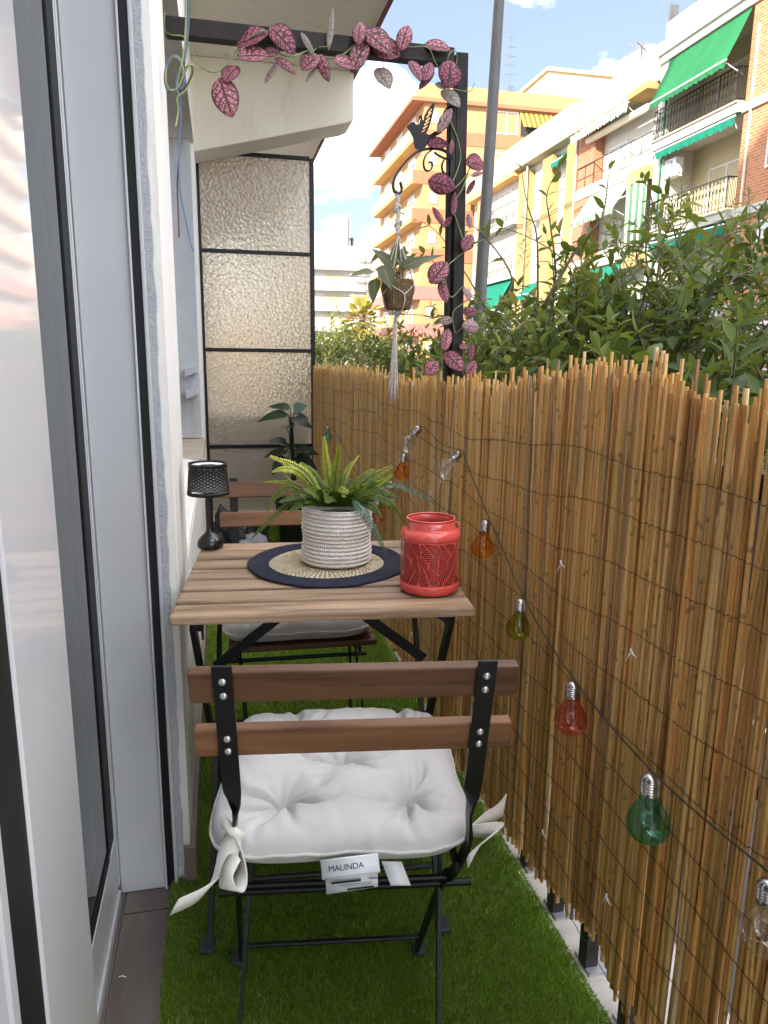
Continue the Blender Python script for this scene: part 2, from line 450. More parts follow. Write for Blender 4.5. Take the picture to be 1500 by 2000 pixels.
class MB:
    def __init__(s):
        s.v = []; s.f = []; s.tone = []; s.node = []; s.uv = []; s.fm = []; s.cur = 0
    def add(s, vs, fs, tone=0., node=None, uv=None):
        o = len(s.v); s.v.extend(vs)
        s.tone.extend(tone if isinstance(tone, (list, tuple)) else [tone] * len(vs))
        s.node.extend(node if node is not None else [0.] * len(vs))
        s.uv.extend(uv if uv is not None else [(0., 0.)] * len(vs))
        for f in fs:
            s.f.append(tuple(i + o for i in f)); s.fm.append(s.cur)
        return s
    def box(s, x0, x1, y0, y1, z0, z1, M=None, tone=0.):
        vs = [Vector((x, y, z)) for z in (z0, z1) for y in (y0, y1) for x in (x0, x1)]
        if M is not None: vs = [M @ q for q in vs]
        return s.add([tuple(q) for q in vs], [(0, 2, 3, 1), (4, 5, 7, 6), (0, 1, 5, 4), (2, 6, 7, 3), (0, 4, 6, 2), (1, 3, 7, 5)], tone)
    def bar(s, p0, p1, w, t, up=(0, 0, 1)):
        """rectangular bar: w along side direction, t along up"""
        p0, p1 = Vector(p0), Vector(p1); d = (p1 - p0).normalized(); u = Vector(up)
        sd = d.cross(u)
        if sd.length < 1e-4: sd = d.cross(Vector((1, 0, 0)))
        sd.normalize(); u = sd.cross(d).normalized()
        vs = [tuple(p + sd * a * w / 2 + u * b * t / 2) for p in (p0, p1) for a, b in ((-1, -1), (1, -1), (1, 1), (-1, 1))]
        return s.add(vs, [(3, 2, 1, 0), (4, 5, 6, 7), (0, 1, 5, 4), (1, 2, 6, 5), (2, 3, 7, 6), (3, 0, 4, 7)])
    def sweep(s, pts, sides, w, t):
        """flat strip of section w x t along pts, side vectors given per point"""
        n = len(pts); vs = []
        for i, p in enumerate(pts):
            p = Vector(p); d = (Vector(pts[min(i + 1, n - 1)]) - Vector(pts[max(i - 1, 0)])).normalized()
            sd = Vector(sides[i]); sd = (sd - d * sd.dot(d)).normalized(); u = sd.cross(d)
            ww = w[i] if isinstance(w, (list, tuple)) else w
            tt = t[i] if isinstance(t, (list, tuple)) else t
            vs += [tuple(p + sd * a * ww / 2 + u * b * tt / 2) for a, b in ((-1, -1), (1, -1), (1, 1), (-1, 1))]
        fs = [(3, 2, 1, 0), tuple(4 * (n - 1) + k for k in range(4))]
        for i in range(n - 1):
            for k in range(4):
                a, b = 4 * i + k, 4 * i + (k + 1) % 4
                fs.append((a, b, b + 4, a + 4))
        return s.add(vs, fs)
    def tube(s, pts, r, n=8, cap=True, tone=0., node=None, closed=False):
        pts = [Vector(p) for p in pts]; k = len(pts); vs = []; tn = []; nd = []
        ref = None
        for i, p in enumerate(pts):
            a = pts[(i - 1) % k] if closed else pts[max(i - 1, 0)]; b = pts[(i + 1) % k] if closed else pts[min(i + 1, k - 1)]
            d = (b - a)
            d = d.normalized() if d.length > 1e-9 else Vector((0, 0, 1))
            if ref is None:
                ref = d.orthogonal().normalized()
            ref = (ref - d * ref.dot(d))
            ref = ref.normalized() if ref.length > 1e-6 else d.orthogonal().normalized()
            bi = d.cross(ref)
            rr = r[i] if isinstance(r, (list, tuple)) else r
            for j in range(n):
                th = 2 * math.pi * j / n
                vs.append(tuple(p + (ref * math.cos(th) + bi * math.sin(th)) * rr))
                tn.append(tone[i] if isinstance(tone, (list, tuple)) else tone); nd.append(node[i] if node else 0.)
        fs = []
        for i in range(k if closed else k - 1):
            for j in range(n):
                a, b = i * n + j, i * n + (j + 1) % n
                c, d2 = ((i + 1) % k) * n + (j + 1) % n, ((i + 1) % k) * n + j
                fs.append((a, b, c, d2))
        if cap and not closed:
            fs.append(tuple(range(n - 1, -1, -1))); fs.append(tuple((k - 1) * n + j for j in range(n)))
        return s.add(vs, fs, tn, nd)
    def lathe(s, prof, c=(0, 0, 0), n=32, M=None, cap0=False, cap1=False, tone=0.):
        vs = []; uv = []; k = len(prof)
        for i, (r, z) in enumerate(prof):
            for j in range(n):
                th = 2 * math.pi * j / n
                q = Vector((r * math.cos(th), r * math.sin(th), z))
                if M is not None: q = M @ q
                vs.append((q.x + c[0], q.y + c[1], q.z + c[2])); uv.append((j / n, i / (k - 1)))
        fs = []
        for i in range(k - 1):
            for j in range(n):
                fs.append((i * n + j, i * n + (j + 1) % n, (i + 1) * n + (j + 1) % n, (i + 1) * n + j))
        if cap0: fs.append(tuple(range(n - 1, -1, -1)))
        if cap1: fs.append(tuple((k - 1) * n + j for j in range(n)))
        return s.add(vs, fs, tone, None, uv)
    def ribbon(s, pts, sides, w, tone=0.):
        """two-sided strip (thickness comes from solidify)"""
        vs = []; uv = []; n = len(pts)
        for i, p in enumerate(pts):
            p = Vector(p); sd = Vector(sides[i] if isinstance(sides, list) else sides).normalized()
            ww = w[i] if isinstance(w, (list, tuple)) else w
            for k in (-1, 0, 1):
                vs.append(tuple(p + sd * k * ww / 2)); uv.append((i / (n - 1), .5 + k / 2))
        fs = []
        for i in range(n - 1):
            for k in (0, 1):
                a = 3 * i + k; fs.append((a, a + 1, a + 4, a + 3))
        return s.add(vs, fs, tone, None, uv)
    def prism(s, poly, a0, a1, axis='x'):
        """polygon in the other two axes, extruded along axis"""
        def mk(a, p):
            return {'x': (a, p[0], p[1]), 'y': (p[0], a, p[1]), 'z': (p[0], p[1], a)}[axis]
        n = len(poly)
        vs = [mk(a0, p) for p in poly] + [mk(a1, p) for p in poly]
        fs = [tuple(range(n)), tuple(range(2 * n - 1, n - 1, -1))] + [(i, i + n, (i + 1) % n + n, (i + 1) % n) for i in range(n)]
        return s.add(vs, fs)
    def quad(s, a, b, c, d, tone=0.):
        return s.add([tuple(a), tuple(b), tuple(c), tuple(d)], [(0, 1, 2, 3)], tone, None, [(0, 0), (1, 0), (1, 1), (0, 1)])
    def mesh(s, name, mat, smooth=False):
        me = bpy.data.meshes.new(name)
        me.from_pydata(s.v, [], s.f)
        for mname in ([mat] if isinstance(mat, str) else mat): me.materials.append(MATS[mname])
        if not isinstance(mat, str): me.polygons.foreach_set('material_index', s.fm)
        if any(s.tone): me.attributes.new('tone', 'FLOAT', 'POINT').data.foreach_set('value', s.tone)
        if any(s.node): me.attributes.new('node', 'FLOAT', 'POINT').data.foreach_set('value', s.node)
        ul = me.uv_layers.new(name='UVMap')
        li = np.empty(len(me.loops), dtype=np.int32); me.loops.foreach_get('vertex_index', li)
        ul.data.foreach_set('uv', np.array(s.uv, dtype=np.float32)[li].ravel())
        if smooth is not False:
            me.shade_smooth()
            if smooth is not True: me.set_sharp_from_angle(angle=math.radians(smooth))
        return me
    def build(s, name, mat, parent=None, smooth=False, bevel=0., W=False, solid=0., label=None, kind=None, fix=False):
        if W and parent is not None:
            inv = wm(parent).inverted(); s.v = [tuple(inv @ Vector(q)) for q in s.v]
        me = s.mesh(name, mat, smooth)
        if fix:
            bm = bmesh.new(); bm.from_mesh(me); bmesh.ops.recalc_face_normals(bm, faces=bm.faces); bm.to_mesh(me); bm.free()
        o = bpy.data.objects.new(name, me); col.objects.link(o); o.parent = parent
        if solid:
            md = o.modifiers.new('solidify', 'SOLIDIFY'); md.thickness = solid; md.offset = 0
        if bevel:
            md = o.modifiers.new('bevel', 'BEVEL'); md.width = bevel; md.segments = 2; md.limit_method = 'ANGLE'
        if label: o['label'] = label
        if kind: o['kind'] = kind
        return o

def tag(o, label, cat, group=None, kind=None):
    if label: o['label'] = label
    if cat: o['category'] = cat
    if group: o['group'] = group
    if kind: o['kind'] = kind
    return o
def thing(name, label, cat, loc=(0, 0, 0), rotz=0., group=None):
    o = bpy.data.objects.new(name, None); o.empty_display_size = .1
    o.location = loc; o.rotation_euler = (0, 0, rotz); col.objects.link(o)
    return tag(o, label, cat, group)
def copy_tree(o, parent=None):
    c = o.copy(); col.objects.link(c); c.parent = parent
    for ch in list(o.children): copy_tree(ch, c)
    return c
def spline(ctrl, n=24):
    """Catmull-Rom through control points"""
    P = [Vector(p) for p in ctrl]; P = [P[0] * 2 - P[1]] + P + [P[-1] * 2 - P[-2]]
    out_ = []; k = len(P) - 3
    for i in range(n):
        t = i / (n - 1) * k; j = min(int(t), k - 1); t -= j
        a, b, c, d = P[j], P[j + 1], P[j + 2], P[j + 3]
        out_.append(.5 * ((2 * b) + (c - a) * t + (2 * a - 5 * b + 4 * c - d) * t * t + (3 * b - a - 3 * c + d) * t ** 3))
    return out_
def R(d): return math.radians(d)
def noise1(x, s=0): return math.sin(x * 1.7 + s) * .5 + math.sin(x * 3.9 + s * 2.3) * .3 + math.sin(x * 8.3 + s * 1.1) * .2

def leaf_shape(Lg, Wd, cup=.25, bend=.3, tip=1.6, nseg=6, oval=False, base=.75):
    """leaf along +x, face +z; uv x along, y across"""
    vs = []; uv = []
    for i in range(nseg + 1):
        t = i / nseg
        w = Wd / 2 * (math.sin(math.pi * t ** base) ** (1 / tip if t < .5 else .9)) if 0 < t < 1 else Wd * .02
        if oval: w = Wd / 2 * max(.02, math.sin(math.pi * t ** .9)) ** .62
        x = Lg * (t - bend * .15 * t * t); z = -bend * Lg * t * t * .6
        for k in (-1, 0, 1):
            vs.append((x, k * w, z + abs(k) * w * cup)); uv.append((t, .5 + k * .5))
    fs = []
    for i in range(nseg):
        for k in (0, 1):
            a = 3 * i + k; fs.append((a, a + 1, a + 4, a + 3)[::-1])
    return vs, fs, uv
def frame_from(d, nrm):
    x = Vector(d).normalized(); z = Vector(nrm); z = z - x * z.dot(x)
    if z.length < 1e-5: z = x.orthogonal()
    z.normalize(); y = z.cross(x)
    return Matrix(((x.x, y.x, z.x), (x.y, y.y, z.y), (x.z, y.z, z.z)))
def add_leaf(mb, shape, pos, d, nrm, sc=1., tone=0.):
    M3 = frame_from(d, nrm); vs, fs, uv = shape
    p = Vector(pos)
    mb.add([tuple(p + M3 @ (Vector(q) * sc)) for q in vs], fs, tone, None, uv)


# ================================================================== SETTING
mb = MB(); mb.quad((-400, -400, -5.0), (400, -400, -5.0), (400, 900, -5.0), (-400, 900, -5.0))
tag(mb.build('ground', 'paving'), None, None, None, 'structure')
mb = MB(); mb.box(4.6, 13.2, -60, 300, -5.0, -4.996); tag(mb.build('road', 'asphalt'), None, None, None, 'structure')
mb = MB(); mb.box(.9, 4.5, -60, 300, -5.0, -4.86); mb.box(13.3, 18, -60, 52, -5.0, -4.86)
tag(mb.build('pavement', 'paving'), None, None, None, 'structure')
mb = MB()
for k in range(40):
    mb.box(8.85, 8.97, -40 + k * 6, -37 + k * 6, -4.996, -4.990)
tag(mb.build('road_marking', 'plastic_white'), None, None, None, 'structure')

# balcony floor: pale ledge under the railing, body slab
mb = MB(); mb.box(-.098, .86, -3, 5.02, -.22, -.012)
tag(mb.build('balcony_floor', 'tile_pale'), None, None, None, 'structure')
fl = bpy.data.objects['balcony_floor']
tile = MB(); tile.box(0, .205, 0, .595, -.012, 0)
first = None
for k in range(9):
    o = tile.build('floor_tile', 'tile_pale', fl, bevel=.0015) if first is None else first.copy()
    if first is None: first = o
    else: col.objects.link(o); o.parent = fl
    o.location = (.645, -.3 + k * .6, 0)
thr = MB(); thr.box(-.26, -.098, -3, 1.487, -.2, -.006)
th_o = tag(thr.build('threshold', 'concrete_edge'), None, None, None, 'structure')
for (x0, x1, y0, y1) in ((-.234, -.099, .40, 1.405), (-.2585, -.2365, .40, 1.484), (-.234, -.099, 1.409, 1.484), (-.234, -.099, -.9, .396), (-.2585, -.2365, -.9, .396)):
    t_ = MB(); t_.box(x0, x1, y0, y1, -.006, .002); t_.build('threshold_tile', 'tile_taupe', th_o, bevel=.001)
th2 = MB(); th2.tube([onz(232, 1908, .004), onz(240, 1906, .006), onz(246, 1909, .004)], .0012, 5)
tag(th2.build('thread_scrap', 'plastic_white'), 'tiny scrap of white thread lying on the brown threshold tiles', 'thread')

# ------------------------------------------------------------------ own building
own = thing('apartment_building', 'white plastered apartment building wall with overhanging slab along the left of the balcony', 'building')
XW = -.098
mb = MB()
mb.box(-.42, XW, 1.49, 1.93, 0, 2.83)                     # pier between door and window
mb.box(-.42, XW - .0005, 1.93, 4.70, 0, .62); mb.box(-.42, XW - .0005, 1.93, 4.70, 2.36, 2.83)
mb.box(-.42, XW, 4.70, 12, 0, 2.83)
mb.box(-.42, XW, -6, 1.49, 2.42, 2.83)
mb.box(-.42, XW, -6, -1.0, 0, 2.42)
mb.build('wall', 'wall_white', own)
# rest of the block: the storeys over and under, and two unseen blocks added to stop the sun
mb = MB()
mb.box(-9, XW - .002, -30, 3.72, 2.835, 3.02); mb.box(-9, XW - .002, 3.72, 10.3, 3.0, 11); mb.box(-9, XW - .002, -30, 10.3, -5, -.22)
mb.box(-9, XW - .002, 10.3, 13, -5, 11)
mb.box(-16, -9.002, -45, 10.2, -5, 12.6)                     # added unseen block, keeps the sun off balcony and near trees
mb.box(-36, -25, -60, -18.0, -5, 41)                        # added unseen tower, casts the slanting shadow on the brick building
mb.box(-9, -4, -30, 10.3, -.22, 2.83); mb.box(-4, -.42, 6, 10.3, -.22, 2.83); mb.box(-4, -.42, -30, -6, -.22, 2.83)
mb.build('storeys_and_shade_blocks', 'wall_white', own)
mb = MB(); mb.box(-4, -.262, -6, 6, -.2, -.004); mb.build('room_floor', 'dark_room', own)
mb = MB(); mb.box(XW - .3, .85, 3.72, 11.9, 2.83, 3.0); mb.build('ceiling_slab', 'soffit', own)
mb = MB(); mb.box(.85, .868, 3.72, 11.9, 2.815, 3.02); mb.build('slab_edge', 'red_trim', own)
# tapered bracket beam
mb = MB(); mb.prism([(XW - .05, 2.32), (XW, 2.32), (.80, 2.54), (.846, 2.56), (.846, 2.829), (XW - .05, 2.829)], 4.72, 5.0, 'y')
mb.build('bracket_beam', 'soffit', own, bevel=.006)
mb = MB(); mb.prism([(XW - .05, 2.25), (XW, 2.25), (.84, 2.62), (.84, 2.829), (XW - .05, 2.829)], 8.2, 8.5, 'y')
mb.build('bracket_beam', 'soffit', own, bevel=.006)
# plaster return beside the door: white rail, rough sealant strip
mb = MB(); mb.box(-.134, -.126, 1.472, 1.489, 0.0, 2.42); mb.build('edge_bead', 'white_pvc_satin', own, bevel=.002)
mb = MB()
zz = np.linspace(.05, 2.42, 120)
poly = [(-.1255, z) for z in zz] + [(-.112 + .0022 * noise1(z * 9, 1) + .002 * noise1(z * 37, 4), z) for z in zz[::-1]]
n_ = len(poly); half = len(zz)
vs = [(p[0], 1.480 if 1 else 0, p[1]) for p in poly]
mb.add(vs, [(i, i + 1, n_ - 2 - i, n_ - 1 - i) for i in range(half - 1)])
mb.build('sealant_strip', 'grey_sealant', own, solid=.012)
mb = MB(); mb.box(-.112, XW + .012, 1.474, 1.489, 0, .09); mb.box(XW + .0005, XW + .012, 1.489, 4.9, 0, .09)
mb.build('skirting', 'tile_skirt', own, bevel=.001)
# window niche
mb = MB(); mb.box(-.41, XW - .02, 4.62, 4.699, .66, 2.359); mb.build('window_reveal', 'niche_grey', own)
mb = MB(); mb.box(-.41, XW + .004, 3.7, 4.699, .621, .655); mb.build('window_sill', 'stone_sill', own, bevel=.003)
mb = MB(); mb.prism([(-.41, .621), (XW - .001, .621), (XW - .001, .645), (-.2, .66), (-.41, .66)], 1.931, 3.699, 'y'); mb.build('sill_plaster', 'wall_white', own, bevel=.008)
mb = MB()
for (a, b2) in ((1.94, 2.02), (4.5, 4.61), (3.2, 3.3)): mb.box(-.34, -.29, a, b2, .66, 2.35)
mb.box(-.34, -.29, 2.02, 4.5, .66, .74); mb.box(-.34, -.29, 2.02, 4.5, 2.27, 2.35)
wf = mb.build('window_frame', 'white_pvc_satin', own, bevel=.003)
mb = MB(); mb.box(-.318, -.312, 2.02, 4.5, .74, 2.27); mb.build('pane', 'glass_door', wf)
for z in (1.03, .90):
    mb = MB(); mb.prism([(-.20, z), (-.125, z + .028), (-.125, z + .062), (-.20, z + .05)], 4.50, 4.619, 'y')
    mb.build('shutter_hinge', 'white_pvc_satin', own, bevel=.003)

# ------------------------------------------------------------------ balcony door (glazed, PVC)
door = thing('balcony_door', 'white sliding glass balcony door with black gaskets at the left edge', 'door', (-.25, .4, 0))
mb = MB(); mb.box(-.246, -.150, 1.470, 1.489, .004, 2.42); mb.build('jamb', 'white_pvc_satin', door, W=True, bevel=.002)
mb = MB(); mb.box(-.1495, -.1345, 1.476, 1.489, .0, 2.42); mb.build('gasket', 'black_rubber', door, W=True)
mb = MB(); mb.box(-.153, -.149, 1.462, 1.4695, .004, 2.42); mb.build('jamb_lip', 'white_pvc', door, W=True, bevel=.001)
# far fixed leaf
mb = MB()
mb.box(-.285, -.250, 1.452, 1.497, .03, 2.36)
for y in (1.462, 1.476): mb.box(-.250, -.247, y, y + .006, .03, 2.36)
mb.build('stile', 'white_pvc_satin', door, W=True, bevel=.0015)
mb = MB(); mb.box(-.275, -.2505, 1.392, 1.4515, .155, 2.30); mb.build('gasket', 'black_rubber', door, W=True)
mb = MB(); mb.box(-.275, -.2505, -.6, 1.3915, .145, .165); mb.build('gasket', 'black_rubber', door, W=True)
mb = MB(); mb.box(-.287, -.249, -.6, 1.451, .025, .1445); mb.box(-.249, -.243, -.6, 1.45, .002, .03)
mb.build('bottom_rail', 'white_pvc_satin', door, W=True, bevel=.002)
mb = MB(); mb.box(-.262, -.2535, -.6, 1.3915, .1655, 2.30); mb.build('glass_pane', 'glass_door', door, W=True)
# near sliding leaf
mb = MB(); mb.box(-.232, -.19, .672, .888, .03, 2.36); mb.build('stile', 'white_pvc', door, W=True, bevel=.004)
mb = MB(); mb.box(-.231, -.193, .598, .6715, .15, 2.30); mb.build('gasket', 'black_rubber', door, W=True)
mb = MB(); mb.box(-.232, -.19, -.6, .5975, .03, .15); mb.box(-.232, -.191, .575, .5975, .15, 2.3); mb.build('bottom_rail', 'white_pvc', door, W=True, bevel=.003)
mb = MB(); mb.box(-.216, -.208, -.6, .5745, .15, 2.30); mb.build('glass_pane', 'glass_door', door, W=True)
mb = MB(); mb.box(-.29, -.13, -.6, 1.489, 2.362, 2.419); mb.build('head_rail', 'white_pvc_satin', door, W=True, bevel=.002)

# ------------------------------------------------------------------ frosted partition
YP = 5.03
part = thing('frosted_partition', 'frosted hammered glass partition in a thin black frame closing the balcony', 'partition', (.25, YP, 0))
zs = [.0, .555, 1.195, 1.815, 2.40]
mb = MB()
for x0, x1 in ((XW, XW + .018), (.612, .640)): mb.box(x0, x1, YP - .016, YP + .016, 0, 2.40)
mb.build('frame', 'black_metal', part, W=True, bevel=.002)
for z in zs:
    mb = MB(); mb.box(XW + .0185, .6115, YP - .014, YP + .014, z - .012 if z else 0, z + .012); mb.build('mullion', 'black_metal', part, W=True, bevel=.002)
pane_mb = MB(); pane_mb.box(-.346, .346, -.003, .003, 0, 1.0)
for a, b2 in zip(zs[:-1], zs[1:]):
    mb = MB(); mb.box(XW + .018, .612, YP - .004, YP + .004, a + .012, b2 - .012)
    mb.build('glass_pane', 'hammered_glass', part, W=True)
# low solid neighbour parapet behind bottom pane
mb = MB(); mb.box(XW, .64, YP + .5, YP + .62, 0, .72)
tag(mb.build('planter_box', 'dark_pot'), 'dark trough standing behind the lowest pane of the frosted partition', 'planter')

# ------------------------------------------------------------------ railing behind the reeds
rail = thing('balcony_railing', 'dark metal balcony railing standing behind the reed screen', 'railing', (.67, 1, 0))
mb = MB(); mb.box(.655, .685, -.3, 5.0, .985, 1.02); mb.build('top_rail', 'black_metal', rail, W=True, bevel=.002)
mb = MB(); mb.box(.66, .68, -.3, 5.0, .60, .62); mb.build('middle_rail', 'black_metal', rail, W=True, bevel=.002)
balm = MB(); balm.box(-.014, .014, -.014, .014, .002, .985); foot = MB(); foot.box(-.012, .055, -.03, .03, 0, .006)
bal0 = None
ys = [1.09 + k * .145 for k in range(-9, 28)]
for y in ys:
    if bal0 is None: bal0 = o = balm.build('baluster', 'black_metal', rail, bevel=.002); ft0 = foot.build('foot_plate', 'galvanised', o)
    else:
        o = bal0.copy(); col.objects.link(o); o.parent = rail; f_ = ft0.copy(); col.objects.link(f_); f_.parent = o
    o.location = (.665 - .67, y - 1, 0)

# ------------------------------------------------------------------ reed screen
def fence_x(y): return .630 + .007 * math.sin(2.3 * y + .6) + .004 * math.sin(6.1 * y)
TOPY = [.3, .75, .85, .93, 1.04, 1.15, 1.26, 1.5, 1.7, 1.89, 2.2, 2.53, 2.9, 3.31, 4.0, 4.6, 5.0]
TOPZ = [1.10, 1.105, 1.10, 1.13, 1.148, 1.145, 1.128, 1.105, 1.09, 1.085, 1.075, 1.07, 1.075, 1.09, 1.085, 1.08, 1.08]
BOTY = [.3, .85, .95, 1.0, 1.04, 1.10, 1.17, 1.25, 1.32, 1.48, 1.63, 2.0, 3.0, 5.0]
BOTZ = [.09, .10, .10, .125, .13, .115, .105, .085, .075, .055, .05, .06, .06, .05]
fence = thing('reed_screen', 'tan reed screen of upright canes bound with rusty wire along the railing', 'reed screen', (.63, 1.0, 0))
fence_inv = wm(fence).inverted()
def reed_mesh(mb, Lg, r, tone, bend, phase, nodes, n=6, base=(0, 0, 0), lean=(0, 0)):
    zs_ = [(0, 0.)]; 
    for nz_ in nodes:
        zs_ += [(nz_ - .004, 0.), (nz_ - .001, 1.), (nz_ + .002, .8), (nz_ + .006, 0.)]
    zs_ += [(Lg, 0.)]
    pts = []; rr = []; nd = []
    for z, k in zs_:
        t = z / Lg
        pts.append((base[0] + lean[0] * t + bend * math.sin(math.pi * t) * math.cos(phase), base[1] + lean[1] * t + bend * math.sin(math.pi * t) * math.sin(phase), base[2] + z))
        rr.append(r * (1 - .18 * t) * (1.14 if k == 1. else 1)); nd.append(k)
    mb.tube(pts, rr, n, True, tone, nd)
variants = []
for k in range(28):
    q = MB(); tone = min(1, max(0, rng.normal(.52, .30)))
    nn = rng.integers(2, 5); nodes = sorted(rng.uniform(.06, .94, nn)); nodes = [z for i, z in enumerate(nodes) if i == 0 or z - nodes[i - 1] > .05]
    reed_mesh(q, 1.0, .0042, tone + .001, rng.uniform(.001, .007), rng.uniform(0, 6.28), nodes, 8)
    variants.append(q)
var_me = []
for q in variants:
    var_me.append(q.mesh('reed', 'reed', 50))
y = -.15; cnt = 0; stuff = MB()
while y < 4.98:
    r = float(np.clip(rng.normal(.0031, .0008), .0017, .0052))
    layer = 0 if rng.random() < .68 else 1
    x = fence_x(y) + (0 if layer == 0 else .0075) + rng.normal(0, .0012)
    zt = np.interp(y, TOPY, TOPZ) + rng.normal(0, .013) - (.03 if rng.random() < .12 else 0)
    if layer == 1: zt += rng.uniform(-.01, .035)
    zb = np.interp(y, BOTY, BOTZ) + rng.normal(0, .014) + (.03 if rng.random() < .1 else 0)
    leany = rng.normal(0, .012) if rng.random() > .05 else rng.normal(0, .06)
    leanx = rng.normal(0, .004)
    Lg = zt - zb
    if cnt < 300 and layer == 0 and y > .6:
        o = bpy.data.objects.new('reed', var_me[int(rng.integers(len(var_me)))]); col.objects.link(o); o.parent = fence
        o.location = fence_inv @ Vector((x - leanx / 2, y - leany / 2, zb))
        o.rotation_euler = (-math.atan2(leany, Lg), math.atan2(leanx, Lg), rng.uniform(0, 6.28)) if False else (-leany / Lg, leanx / Lg, 0)
        s_ = r / .0042; o.scale = (s_, s_, Lg); cnt += 1
    else:
        tone = float(np.clip(rng.normal(.48, .30), 0.01, 1))
        nodes = sorted(rng.uniform(.05, Lg - .05, int(rng.integers(2, 5)))); nodes = [z for i, z in enumerate(nodes) if i == 0 or z - nodes[i - 1] > .05]
        reed_mesh(stuff, Lg, r, tone, rng.uniform(0, .008), rng.uniform(0, 6.28), nodes, 6, (x - leanx / 2, y - leany / 2, zb), (leanx, leany))
    gapf = 1.0 if y > 1.15 else 1.04
    y += r * (.98 if layer == 0 else .5) * gapf * rng.uniform(.8, 1.35)
stuff.build('reed_mass', 'reed', fence, 50, W=True, kind='stuff')
for k in range(12):
    z0 = .985 - k * .081; pts = []; y = -.14
    while y < 4.97:
        st = .007 if y < 2.2 else .013
        zig = (.0016 if int(y / st) % 2 else -.0012) * rng.uniform(.2, 1.5) + rng.normal(0, .0007)
        z = z0 + .016 * math.sin(2.4 * y + k * .45) + .010 * math.sin(6.3 * y + k * 1.1) + .004 * math.sin(17 * y + k) + zig + (.05 * (y - 1) * 0)
        pts.append((fence_x(y) - .0062 - (.0012 if int(y / st) % 2 else 0), y, z)); y += st
    q = MB(); q.tube(pts, .0007, 4, True); q.build('binding_wire', 'wire_rust', fence, True, W=True)
for (px, py) in ((1234, 1270), (1097, 1098), (1062, 1621), (1186, 1747), (806, 1236), (862, 940), (843, 962)):
    p = onx(px, py, .620); q = MB()
    q.tube([p + Vector((0, 0, 0)), p + Vector((-.006, -.006, .004)), p + Vector((-.008, -.016, .001)), p + Vector((-.004, -.02, -.004))], [.0022, .002, .0016, .0012], 6)
    q.tube([p, p + Vector((-.004, .003, -.012)), p + Vector((-.006, .006, -.022))], .0012, 5)
    q.build('cable_tie', 'plastic_white', fence, True, W=True)

# ------------------------------------------------------------------ artificial turf
turf = thing('artificial_turf', 'green artificial turf carpet covering the balcony floor', 'turf')
TX0, TX1 = -.142, .636
def turf_left(y): return np.where(y > 1.49, -.085, TX0) 
mb = MB(); mb.box(XW + .0125, TX1, .3, 5.0, -.010, .003); mb.box(TX0, XW + .012, .3, 1.465, .0025, .0045)
mb.build('backing', 'turf_backing', turf)
def blades(n, y0, y1, hh, ww):
    yy = rng.uniform(y0, y1, n); xl = turf_left(yy); xx = xl + (TX1 + .004 - xl) * rng.random(n)
    h = rng.normal(hh, hh * .2, n).clip(hh * .4, hh * 1.6); az = rng.normal(-1.2, 1.5, n); ln = rng.uniform(.1, .75, n) * h
    sa = rng.uniform(0, 6.28, n); w = ww * rng.uniform(.7, 1.2, n)
    dx, dy = np.cos(az) * ln, np.sin(az) * ln
    sx, sy = np.cos(sa) * w / 2, np.sin(sa) * w / 2
    V = np.empty((n, 5, 3)); z0 = .002
    V[:, 0] = np.stack([xx - sx, yy - sy, np.full(n, z0)], 1); V[:, 1] = np.stack([xx + sx, yy + sy, np.full(n, z0)], 1)
    V[:, 2] = np.stack([xx + sx * .8 + dx * .35, yy + sy * .8 + dy * .35, z0 + h * .62], 1)
    V[:, 3] = np.stack([xx - sx * .8 + dx * .35, yy - sy * .8 + dy * .35, z0 + h * .62], 1)
    V[:, 4] = np.stack([xx + dx, yy + dy, z0 + h], 1)
    tone = rng.normal(.42, .2, n).clip(.01, .9); tone[rng.random(n) < .09] = 1.
    return V, tone
Vs, Ts = [], []
for a, b2, dens, hh, ww in ((.72, 1.25, 270000, .0125, .0014), (1.25, 1.9, 150000, .013, .0018), (1.9, 3.0, 60000, .015, .0028), (3.0, 4.98, 22000, .017, .0045)):
    n = int(dens * (b2 - a) * .78); v_, t_ = blades(n, a, b2, hh, ww); Vs.append(v_); Ts.append(t_)
V = np.concatenate(Vs); T = np.concatenate(Ts); n = len(V)
me = bpy.data.meshes.new('blade')
me.vertices.add(n * 5); me.vertices.foreach_set('co', V.reshape(-1).astype(np.float32))
base = (np.arange(n) * 5)[:, None]
loops = np.concatenate([base + np.array([0, 1, 2, 3]), base + np.array([3, 2, 4])], 1).reshape(-1).astype(np.int32)
me.loops.add(n * 7); me.loops.foreach_set('vertex_index', loops)
me.polygons.add(n * 2)
ls = np.stack([np.arange(n) * 7, np.arange(n) * 7 + 4], 1).reshape(-1).astype(np.int32)
me.polygons.foreach_set('loop_start', ls)
me.update(calc_edges=True); me.validate()
me.attributes.new('tone', 'FLOAT', 'POINT').data.foreach_set('value', np.repeat(T, 5).astype(np.float32))
me.materials.append(MATS['turf_blade'])
bo = bpy.data.objects.new('blade_pile', me); col.objects.link(bo); bo.parent = turf; bo['kind'] = 'stuff'
fr = MB()
y = .75
while y < 4.9:
    w = rng.uniform(.003, .009); x = TX1 - .004; e = rng.uniform(.004, .016)
    fr.add([(x, y, .004), (x, y + w, .004), (x + e, y + w * rng.uniform(.2, .9), .001)], [(0, 1, 2)]); y += w * .8
fr.build('cut_edge', 'turf_fringe', turf, kind='stuff', solid=.0015)

